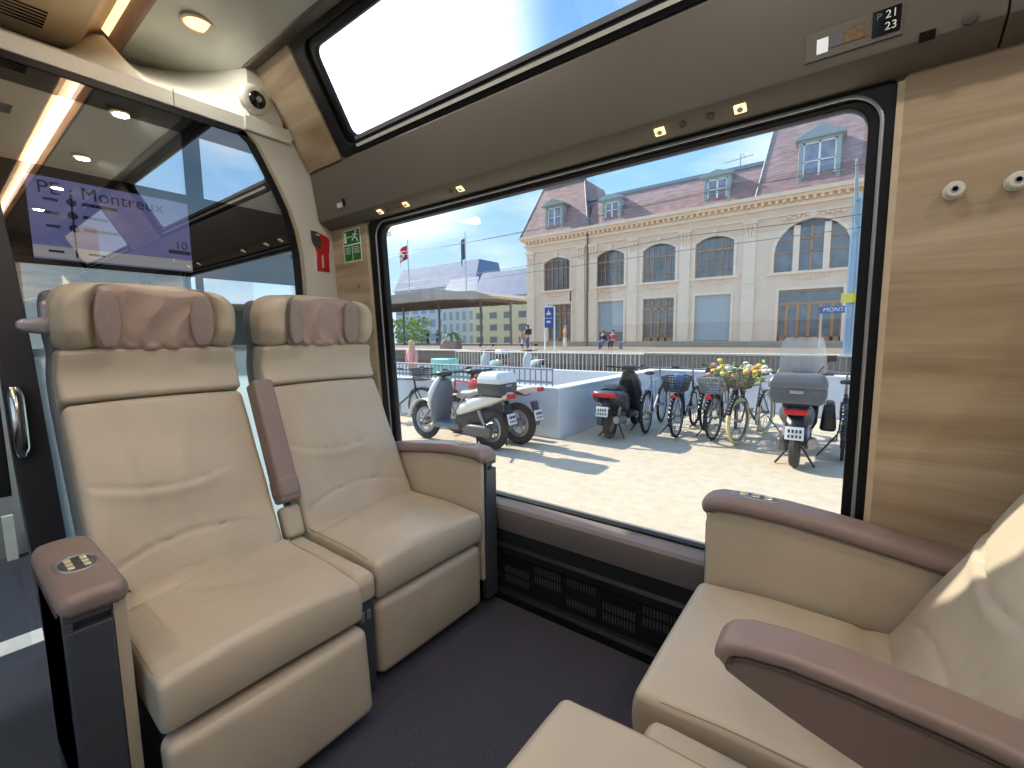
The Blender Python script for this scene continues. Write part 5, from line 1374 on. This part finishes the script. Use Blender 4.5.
def bicycle(label, loc, heading, fm, tm=tyre, rear=None, front=None, turn=0.0, extra=None, bars='flat', tr=0.02, group='bicycles parked at the wall'):
    e = empty('bicycle', (0, 0, 0), label, 'bicycle', group); r = 0.34
    add_wheel(e, (0, 0, r), r - tr, tr, tm); add_wheel(e, (1.08, 0, r), r - tr, tr, tm, turn)
    b = B()
    bb_, st, hd0, hd1 = Vector((0.44, 0, 0.28)), Vector((0.28, 0, 0.80)), Vector((0.93, 0, 0.62)), Vector((0.90, 0, 0.82))
    for p, q, rad in ((bb_, st, 0.016), (bb_, hd0, 0.019), (st, hd1, 0.016), (hd0, hd1, 0.019)): b.tube([p, q], rad, 8)
    for s_ in (1, -1):
        b.tube([bb_ + Vector((0, s_ * 0.03, 0)), (0, s_ * 0.05, r)], 0.009, 6); b.tube([st + Vector((0, s_ * 0.02, -0.06)), (0, s_ * 0.05, r)], 0.009, 6)
    b.build('frame', fm, e, world=False)
    b = B()
    for s_ in (1, -1): b.tube([hd0 + Vector((0.01, s_ * 0.045, -0.02)), (1.02, s_ * 0.05, 0.45), (1.08, s_ * 0.045, r)], 0.011, 6)
    b.tube([hd0 + Vector((0.01, -0.045, -0.02)), hd0 + Vector((0.01, 0.045, -0.02))], 0.014, 6); b.build('fork', fm, e, world=False)
    b = B(); b.tube([hd1, (0.875, 0, 1.0)], 0.014, 8)
    if bars == 'flat': b.tube([(0.82, 0.32, 1.03), (0.89, 0.15, 1.0), (0.89, -0.15, 1.0), (0.82, -0.32, 1.03)], 0.013, 8)
    else: b.tube([(0.62, 0.27, 1.04), (0.80, 0.28, 1.06), (0.90, 0.12, 1.02), (0.90, -0.12, 1.02), (0.80, -0.28, 1.06), (0.62, -0.27, 1.04)], 0.013, 8)
    hb = b.build('handlebar', steel, e, world=False)
    for s_ in (1, -1):
        b = B()
        if bars == 'flat': b.tube([(0.82, s_ * 0.33, 1.03), (0.85, s_ * 0.22, 1.015)], 0.019, 8)
        else: b.tube([(0.60, s_ * 0.27, 1.04), (0.72, s_ * 0.275, 1.05)], 0.019, 8)
        b.build('grip', blkp, hb, world=False)
    b = B(); b.tube([st, st + Vector((-0.03, 0, 0.14))], 0.013, 8); b.build('seat_post', steel, e, world=False)
    b = B(); b.loft([((0.10, 0, 0.955), (0, 0.02, 0), (0, 0, 0.015), 2), ((0.13, 0, 0.96), (0, 0.075, 0), (0, 0, 0.03), 2.5), ((0.22, 0, 0.955), (0, 0.07, 0), (0, 0, 0.028), 2.5), ((0.32, 0, 0.95), (0, 0.03, 0), (0, 0, 0.02), 2), ((0.39, 0, 0.945), (0, 0.012, 0), (0, 0, 0.012), 2)], 12); b.build('saddle', blkp, e, world=False)
    b = B(); b.lathe((0.44, 0.03, 0.28), (0, 1, 0), [(0.09, 0), (0.09, 0.006), (0.02, 0.01)], 20); b.tube([(0.44, 0.06, 0.28), (0.52, 0.07, 0.14)], 0.010, 6); b.tube([(0.44, -0.06, 0.28), (0.36, -0.07, 0.42)], 0.010, 6); b.box((0.47, 0.07, 0.125), (0.57, 0.15, 0.15)); b.box((0.31, -0.15, 0.41), (0.41, -0.07, 0.435)); b.build('crank', steel, e, world=False)
    b = B(); b.tube([(0.10, 0.06, 0.30), (0.02, 0.26, 0.012)], 0.010, 6); b.build('kickstand', blkp, e, world=False)
    for cx, a0, a1 in ((0, 20, 200), (1.08, 20, 150)):
        b = B(); n = 14
        for i in range(n):
            t0, t1 = R(a0 + (a1 - a0) * i / n), R(a0 + (a1 - a0) * (i + 1) / n); R_ = r + 0.018
            b.add([(cx + R_ * math.cos(t0), -0.028, r + R_ * math.sin(t0)), (cx + R_ * math.cos(t0), 0.028, r + R_ * math.sin(t0)), (cx + R_ * math.cos(t1), 0.028, r + R_ * math.sin(t1)), (cx + R_ * math.cos(t1), -0.028, r + R_ * math.sin(t1))], [(0, 1, 2, 3)])
        b.build('mudguard', blkp, e, world=False, solid=0.003)
    def basket(cx, cz_, w0, w1, h, l0, m_, nm='basket'):
        b = B()
        for k in range(6):
            t = k / 5; w_ = w0 + (w1 - w0) * t; l_ = l0 * (0.8 + 0.2 * t); z = cz_ + h * t
            b.tube([(cx - l_ / 2, -w_ / 2, z), (cx + l_ / 2, -w_ / 2, z), (cx + l_ / 2, w_ / 2, z), (cx - l_ / 2, w_ / 2, z)], 0.006 if k < 5 else 0.010, 5, closed=True)
        for s_ in (1, -1):
            for i in range(9):
                t = i / 8
                b.tube([(cx - l0 * 0.4 + l0 * 0.8 * t, s_ * w0 / 2, cz_), (cx - l0 / 2 + l0 * t, s_ * w1 / 2, cz_ + h)], 0.006, 4)
                b.tube([(cx + s_ * l0 * 0.4, -w0 / 2 + w0 * t, cz_), (cx + s_ * l0 / 2, -w1 / 2 + w1 * t, cz_ + h)], 0.006, 4)
        b.box((cx - l0 * 0.4, -w0 / 2, cz_ - 0.01), (cx + l0 * 0.4, w0 / 2, cz_)); return b.build(nm, m_, e, world=False)
    if rear or extra == 'rack':
        b = B()
        for s_ in (1, -1): b.tube([(0.22, s_ * 0.05, 0.72), (-0.22, s_ * 0.06, 0.72), (0, s_ * 0.06, r)], 0.007, 6)
        b.box((-0.20, -0.06, 0.715), (0.2, 0.06, 0.725)); b.build('rear_rack', steel, e, world=False)
        b = B(); b.rbox((-0.235, 0, 0.66), (0.03, 0.10, 0.05), 0.012, 2); b.build('reflector', tail_red, e, world=False)
    if rear: basket(-0.06, 0.735, 0.26, 0.36, 0.21, 0.34, rear)
    if front: basket(1.08, 0.82, 0.24, 0.34, 0.20, 0.26, front, 'front_basket')
    if extra == 'bag':
        b = B(); b.rbox((0.13, 0.0, 0.86), (0.10, 0.16, 0.24), 0.03, 3); b.build('bag', mat('bag_blue', (86, 130, 190), 0.6), e, world=False)
    if extra == 'panniers':
        for s_ in (1, -1):
            b = B(); b.rbox((-0.02, s_ * 0.16, 0.55), (0.32, 0.14, 0.36), 0.04, 3, f=lambda p: (p[0], p[1] * (1 - 0.25 * (p[2] / 0.18)), p[2])); b.build('pannier', blkp, e, world=False)
    if extra == 'flowers':
        rr = random.Random(3); cols_ = [mat('flower_yellow', (236, 206, 70), 0.6), mat('flower_white', (232, 228, 214), 0.6), mat('flower_pink', (220, 140, 130), 0.6)]
        b = B()
        for k in range(160):
            c = Vector((1.08 + rr.gauss(0, 0.14), rr.gauss(0, 0.24), 1.05 + rr.gauss(0, 0.07) - 0.1 * abs(rr.gauss(0, 0.5)))); q = Vector((rr.uniform(-1, 1), rr.uniform(-1, 1), rr.uniform(-1, 1))).normalized() * 0.05; p_ = q.orthogonal().normalized() * 0.022
            b.add([c - q, c + p_, c + q, c - p_], [(0, 1, 2, 3)])
        b.build('leaves', mat('leaf_green', (116, 150, 84), 0.7, var=0.25), e, world=False, fixn=False)
        for k in range(40):
            b = B(); c = (1.08 + rr.gauss(0, 0.12), rr.uniform(-0.42, 0.36), 1.08 + rr.gauss(0, 0.055)); b.rbox(c, (0.06, 0.075, 0.055), 0.026, 3); b.build('flower', cols_[k % 5 % 3], e, world=False)
    e.location = loc; e.rotation_euler = (0, 0, heading); return e
wire_b = mat('basket_wire', (60, 62, 66), 0.5); wick = mat('basket_wicker', (120, 96, 90), 0.8)
H90 = R(90)
bicycle('silver mountain bicycle with black tyres right beside the black scooter', (-2.52, 6.90, G), R(96), mat('frame_silver', (186, 188, 200), 0.35, 0.3), tr=0.025)
bicycle('dark bicycle with a black wire rear basket and a blue bag', (-2.03, 6.86, G), R(91), mat('frame_dark', (50, 54, 66), 0.4), rear=wire_b, extra='bag')
bicycle('green framed bicycle standing furthest back between the two rear baskets', (-1.79, 7.62, G), R(88), mat('frame_green', (92, 124, 110), 0.4), extra='rack')
bicycle('grey city bicycle with a wire rear basket and red reflector, left of the flower bicycle', (-1.53, 6.98, G), R(84), mat('frame_grey', (118, 122, 130), 0.4), rear=mat('basket_grey', (128, 132, 138), 0.5), bars='swept', turn=R(14))
bicycle('bicycle with cream tyres and a front basket overflowing with yellow and pink flowers', (-0.98, 7.95, G), R(-101), mat('frame_pewter', (96, 98, 108), 0.4), tm=mat('cream_tyre', (226, 212, 158), 0.7), front=wick, extra='flowers', turn=R(-3), bars='swept', tr=0.027)
bicycle('bicycle with black panniers half hidden by the right edge of the window', (0.02, 6.75, G), R(90), mat('frame_dark', (50, 54, 66), 0.4), extra='panniers', bars='swept')
bicycle('dark bicycle with a black front basket at the left edge of the window', (-7.15, 5.20, G), R(8), mat('frame_dark', (50, 54, 66), 0.4), front=wire_b)
bicycle('red bicycle parked behind the white scooter by the railing', (-4.55, 5.52, G), R(178), mat('frame_red', (196, 60, 72), 0.4), bars='flat', extra='rack')

# ---------------------------------------------------------------- scooters and motorcycle
def scooter(label, loc, heading, body, trimm, seatm, box=None, box_m=None, box_lid=None, shield=False, plate='', r=0.23, floor=True, tail_w=0.22, moto=False, mirrors=True, sporty=False):
    e = empty('motor_scooter' if not moto else 'motorcycle', (0, 0, 0), label, 'scooter' if not moto else 'motorcycle', 'parked scooters'); WB = 1.30
    rimm = mat('alloy_rim', (150, 150, 154), 0.35, 0.6)
    add_wheel(e, (0, 0, r), r - 0.055, 0.055, tyre, spokes=6, rim=rimm); add_wheel(e, (WB, 0, r), r - 0.048, 0.048, tyre, spokes=6, rim=rimm)
    hz = 0.78 if not sporty else 0.82
    if sporty:
        b = B(); b.loft([((-0.10, 0, 0.52), (0, 0.06, 0), (0, 0, 0.05), 3), ((0.15, 0, 0.44), (0, 0.12, 0), (0, 0, 0.12), 3), ((0.45, 0, 0.38), (0, 0.13, 0), (0, 0, 0.14), 3), ((0.60, 0, 0.34), (0, 0.10, 0), (0, 0, 0.08), 3)], 16); b.build('underbody', blkp, e, world=False)
    if not moto:
        # rear body: tapered tail to the seat front
        b = B(); b.loft([((-0.36, 0, 0.80), (0, 0.05, 0), (0, 0, 0.03), 2.2), ((-0.24, 0, 0.78), (0, 0.10, 0), (0, 0, 0.055), 2.8), ((0.0, 0, 0.71), (0, 0.14, 0), (0, 0, 0.085), 3), ((0.25, 0, 0.63), (0, 0.155, 0), (0, 0, 0.10), 3), ((0.46, 0, 0.55), (0, 0.14, 0), (0, 0, 0.10), 3), ((0.56, 0, 0.50), (0, 0.10, 0), (0, 0, 0.06), 2.5)] if sporty else [((-0.30, 0, 0.70), (0, 0.07, 0), (0, 0, 0.035), 2.2), ((-0.22, 0, 0.69), (0, tail_w * 0.62, 0), (0, 0, 0.075), 2.6), ((-0.02, 0, 0.64), (0, tail_w * 0.82, 0), (0, 0, 0.12), 2.6), ((0.25, 0, 0.58), (0, 0.17, 0), (0, 0, 0.17), 2.6), ((0.48, 0, 0.50), (0, 0.15, 0), (0, 0, 0.20), 2.6), ((0.56, 0, 0.44), (0, 0.11, 0), (0, 0, 0.16), 2.4)], 20); b.build('rear_body', body, e, world=False)
        b = B(); b.rbox((0.74, 0, 0.29), (0.52, 0.30, 0.09), 0.035, 3); b.build('footboard', trimm, e, world=False)
        # leg shield and front
        b = B(); b.loft([((0.98, 0, 0.24), (0, 0.13, 0), (0.05, 0, 0.02), 2.5), ((0.97, 0, 0.40), (0, 0.20, 0), (0.06, 0, 0.03), 2.8), ((0.95, 0, 0.62), (0, 0.21, 0), (0.075, 0, 0.03), 2.8), ((0.90, 0, 0.82), (0, 0.16, 0), (0.08, 0, 0.03), 2.6), ((0.86, 0, 0.95), (0, 0.10, 0), (0.07, 0, 0.03), 2.3)], 20); b.build('leg_shield', trimm, e, world=False)
        b = B(); b.loft([((1.06, 0, 0.40), (0, 0.07, 0), (0.05, 0, 0.01), 2.4), ((1.08, 0, 0.56), (0, 0.15, 0), (0.07, 0, 0.02), 2.6), ((1.03, 0, 0.74), (0, 0.17, 0), (0.08, 0, 0.03), 2.6), ((0.96, 0, 0.90), (0, 0.12, 0), (0.07, 0, 0.03), 2.4), ((0.92, 0, 0.98), (0, 0.06, 0), (0.04, 0, 0.02), 2.2)], 20); b.build('front_fairing', body, e, world=False)
    else:
        b = B(); b.loft([((-0.42, 0, 0.86), (0, 0.03, 0), (0, 0, 0.02), 2), ((-0.30, 0, 0.84), (0, 0.09, 0), (0, 0, 0.05), 2.4), ((-0.05, 0, 0.78), (0, 0.12, 0), (0, 0, 0.07), 2.5), ((0.20, 0, 0.72), (0, 0.12, 0), (0, 0, 0.09), 2.5), ((0.34, 0, 0.68), (0, 0.10, 0), (0, 0, 0.09), 2.5)], 18); b.build('tail_fairing', body, e, world=False)
        b = B(); b.loft([((0.34, 0, 0.76), (0, 0.09, 0), (0, 0, 0.07), 2.4), ((0.52, 0, 0.84), (0, 0.15, 0), (0, 0, 0.12), 2.5), ((0.78, 0, 0.86), (0, 0.14, 0), (0, 0, 0.12), 2.5), ((0.94, 0, 0.82), (0, 0.08, 0), (0, 0, 0.07), 2.3)], 18); b.build('fuel_tank', trimm, e, world=False)
        b = B(); b.loft([((0.40, 0, 0.40), (0, 0.14, 0), (0, 0, 0.17), 3), ((0.70, 0, 0.42), (0, 0.15, 0), (0, 0, 0.20), 3), ((0.98, 0, 0.46), (0, 0.12, 0), (0, 0, 0.15), 3)], 18); b.build('engine', mat('engine_grey', (92, 94, 98), 0.4, 0.4), e, world=False)
    b = B(); b.loft([((-0.16, 0, hz - 0.02), (0, 0.10, 0), (0, 0, 0.03), 2.4), ((-0.05, 0, hz), (0, 0.14, 0), (0, 0, 0.045), 2.6), ((0.20, 0, hz - 0.01), (0, 0.13, 0), (0, 0, 0.05), 2.6), ((0.26, 0, hz - 0.04), (0, 0.12, 0), (0, 0, 0.05), 2.6), ((0.48, 0, hz - 0.06), (0, 0.11, 0), (0, 0, 0.05), 2.6), ((0.58, 0, hz - 0.09), (0, 0.07, 0), (0, 0, 0.04), 2.3)], 20); b.build('saddle', seatm, e, world=False)
    # fork, mudguard, handlebar, mirrors
    b = B()
    for s_ in (1, -1): b.tube([(1.02, s_ * 0.08, 0.62), (WB, s_ * 0.08, r)], 0.022, 8)
    b.build('fork', rimm, e, world=False)
    b = B(); n = 12
    for i in range(n):
        t0, t1 = R(10 + 140 * i / n), R(10 + 140 * (i + 1) / n); R_ = r + 0.03
        b.add([(WB + R_ * math.cos(t0), -0.07, r + R_ * math.sin(t0)), (WB + R_ * math.cos(t0), 0.07, r + R_ * math.sin(t0)), (WB + R_ * math.cos(t1), 0.07, r + R_ * math.sin(t1)), (WB + R_ * math.cos(t1), -0.07, r + R_ * math.sin(t1))], [(0, 1, 2, 3)])
    b.build('mudguard', body, e, world=False, solid=0.008)
    b = B(); b.tube([(0.95, 0, 0.88), (0.88, 0, 1.02)], 0.03, 8); b.rbox((0.88, 0, 1.03), (0.13, 0.24, 0.08), 0.03, 3); b.tube([(0.78, 0.34, 1.05), (0.86, 0.16, 1.04), (0.86, -0.16, 1.04), (0.78, -0.34, 1.05)], 0.015, 8); hb = b.build('handlebar', blkp, e, world=False)
    for s_ in ((1, -1) if mirrors is True else mirrors):
        b = B(); b.tube([(0.86, s_ * 0.17, 1.05), (0.88, s_ * 0.24, 1.16), (0.86, s_ * 0.28, 1.22)], 0.008, 6); b.rbox((0.85, s_ * 0.30, 1.25), (0.03, 0.13, 0.08), 0.014, 3); b.build('mirror', blkp, hb, world=False)
    # engine and exhaust, stand
    if not moto:
        b = B(); b.rbox((0.12, 0.13, 0.28), (0.46, 0.12, 0.17), 0.05, 3); b.rbox((0.34, 0, 0.30), (0.26, 0.22, 0.20), 0.05, 3); b.build('engine', mat('engine_grey', (92, 94, 98), 0.4, 0.4), e, world=False)
    b = B(); b.loft([((-0.24, -0.17, 0.34), (0, 0.045, 0), (0, 0, 0.055), 2), ((0.12, -0.17, 0.29), (0, 0.055, 0), (0, 0, 0.07), 2), ((0.26, -0.15, 0.26), (0, 0.03, 0), (0, 0, 0.03), 2), ((0.42, -0.08, 0.22), (0, 0.02, 0), (0, 0, 0.02), 2)], 14); b.build('exhaust', mat('exhaust_silver', (150, 150, 152), 0.3, 0.7), e, world=False)
    b = B()
    for s_ in (1, -1): b.tube([(0.22, s_ * 0.06, 0.2), (0.06, s_ * 0.20, 0.012)], 0.013, 6)
    b.build('centre_stand', blkp, e, world=False)
    for s_ in (1, -1):
        b = B(); b.tube([(0.0, s_ * 0.11, r), (0.12, s_ * 0.12, 0.56)], 0.024, 8); b.build('shock_absorber', rimm, e, world=False)
    # lamp, plate, hugger
    tz = (0.78 if sporty else 0.70) if not moto else 0.84; tx = (-0.285 if not sporty else -0.355) if not moto else -0.40
    b = B(); b.rbox((tx, 0, tz), (0.05, tail_w * 1.05 if not moto else 0.12, 0.065), 0.02, 3); b.build('tail_light', tail_red, e, world=False)
    b = B(); b.add([(-0.28, -0.08, 0.66), (-0.28, 0.08, 0.66), (-0.36, 0.07, 0.40), (-0.36, -0.07, 0.40)], [(0, 1, 2, 3)]); b.build('hugger', blkp, e, world=False, solid=0.012)
    b = B(); b.rbox((-0.365, 0, 0.47), (0.010, 0.18, 0.145), 0.003, 2, M=Matrix.Rotation(R(14), 4, 'Y')); pl = b.build('number_plate', plate_m, e, world=False)
    b = B()
    for j in range(2):
        for i in range(4):
            b.box((-0.374 - 0.008 * (1 - j), -0.066 + 0.036 * i, 0.415 + 0.062 * j), (-0.370 - 0.008 * (1 - j), -0.046 + 0.036 * i, 0.452 + 0.062 * j))
    b.build('plate_characters', ink, pl, world=False, smooth=False)
    if box:
        w_, h_, l_ = box; bx = -0.12
        def fb(p):
            t = p[2] / (h_ / 2); return (p[0] * (1 - 0.06 * t), p[1] * (1 - 0.26 * max(0, -t)), p[2])
        b = B(); b.rbox((bx, 0, 0.79 + h_ * 0.29), (l_, w_, h_ * 0.58), 0.03, 4, 4, f=fb); tb = b.build('top_case', box_m, e, world=False)
        def fl(p):
            t = max(0, p[2] / (h_ / 2)); return (p[0] * (1 - 0.3 * t), p[1] * (1 - 0.30 * t), p[2] * (1.1 if p[2] > 0 else 1))
        b = B(); b.rbox((bx, 0, 0.79 + h_ * 0.74), (l_ * 1.01, w_ * 1.01, h_ * 0.52), 0.045, 4, 4, f=fl); b.build('lid', box_lid or box_m, tb, world=False)
        b = B(); b.rbox((bx - l_ / 2 - 0.006, 0, 0.79 + h_ * 0.42), (0.02, 0.13, 0.035), 0.008, 2); b.build('latch', silver, tb, world=False)
        b = B(); b.rbox((bx + 0.02, 0, 0.775), (0.34, 0.26, 0.03), 0.012, 2); b.build('luggage_rack', blkp, e, world=False)
    if shield:
        b = B(); b.grid(lambda u, v: (1.04 - 0.22 * v - 0.10 * (2 * u - 1) ** 2, (u - 0.5) * 0.52 * (1 - 0.35 * max(0, v - 0.5) ** 2 * 4 * 0.6), 0.90 + 0.62 * v), 12, 12)
        b.build('windshield', MATS['shield_clear'], e, world=False)
    e.location = loc; e.rotation_euler = (0, 0, heading); return e
shm = mat('shield_clear', (225, 232, 238), 0.15, var=0.02, alpha=0.42)
scooter('black scooter seen from behind at the corner of the blue white wall', (-2.83, 6.22, G), R(95), mat('body_charcoal', (66, 70, 76), 0.3, var=0.05), blkp, blkp, tail_w=0.34, mirrors=())
scooter('dark grey scooter with a big top case and a clear windshield, seen from behind', (-0.43, 6.08, G), R(92), mat('body_graphite', (84, 88, 94), 0.3, var=0.05), blkp, blkp, box=(0.56, 0.32, 0.40), box_m=mat('case_grey', (92, 96, 102), 0.35, var=0.05), shield=True, tail_w=0.22, mirrors=(-1,))
scooter('white and grey scooter with a white and black top case, nearest the train', (-3.90, 4.66, G), R(181), mat('body_white', (226, 226, 222), 0.3, var=0.03), mat('body_bluegrey', (96, 108, 120), 0.4), mat('seat_grey', (150, 152, 154), 0.5), box=(0.44, 0.30, 0.38), box_m=mat('case_dark', (70, 74, 78), 0.4), box_lid=mat('case_white', (222, 228, 232), 0.3), r=0.30, sporty=True, mirrors=(), tail_w=0.16)
scooter('white and red motorcycle with a raised tail just behind the white scooter', (-3.93, 5.50, G) if False else (-3.78, 5.14, G), R(178), mat('moto_white', (214, 200, 196), 0.3), mat('moto_red', (190, 44, 56), 0.3), blkp, r=0.31, moto=True, mirrors=())
scooter('pale mint scooter with a white and black top case parked beyond the ramp wall', (-10.3, 12.9, G), R(165), mat('body_mint', (160, 208, 206), 0.4), wall_w, blkp, box=(0.42, 0.30, 0.38), box_m=MATS['case_dark'], box_lid=MATS['case_white'])
scooter('pale blue scooter parked beyond the ramp wall, nearer the picket fence', (-8.9, 13.4, G), R(150), mat('body_paleblue', (176, 200, 216), 0.4), wall_w, blkp)
b = B(); b.rbox((-8.1, 7.9, 0.10), (0.62, 0.4, 1.04), 0.03, 3); o = b.build('mint_box', mat('mint_paint', (130, 208, 196), 0.5), None); put(o, None, 'mint green box standing in the ramp behind the picket railing', 'box')
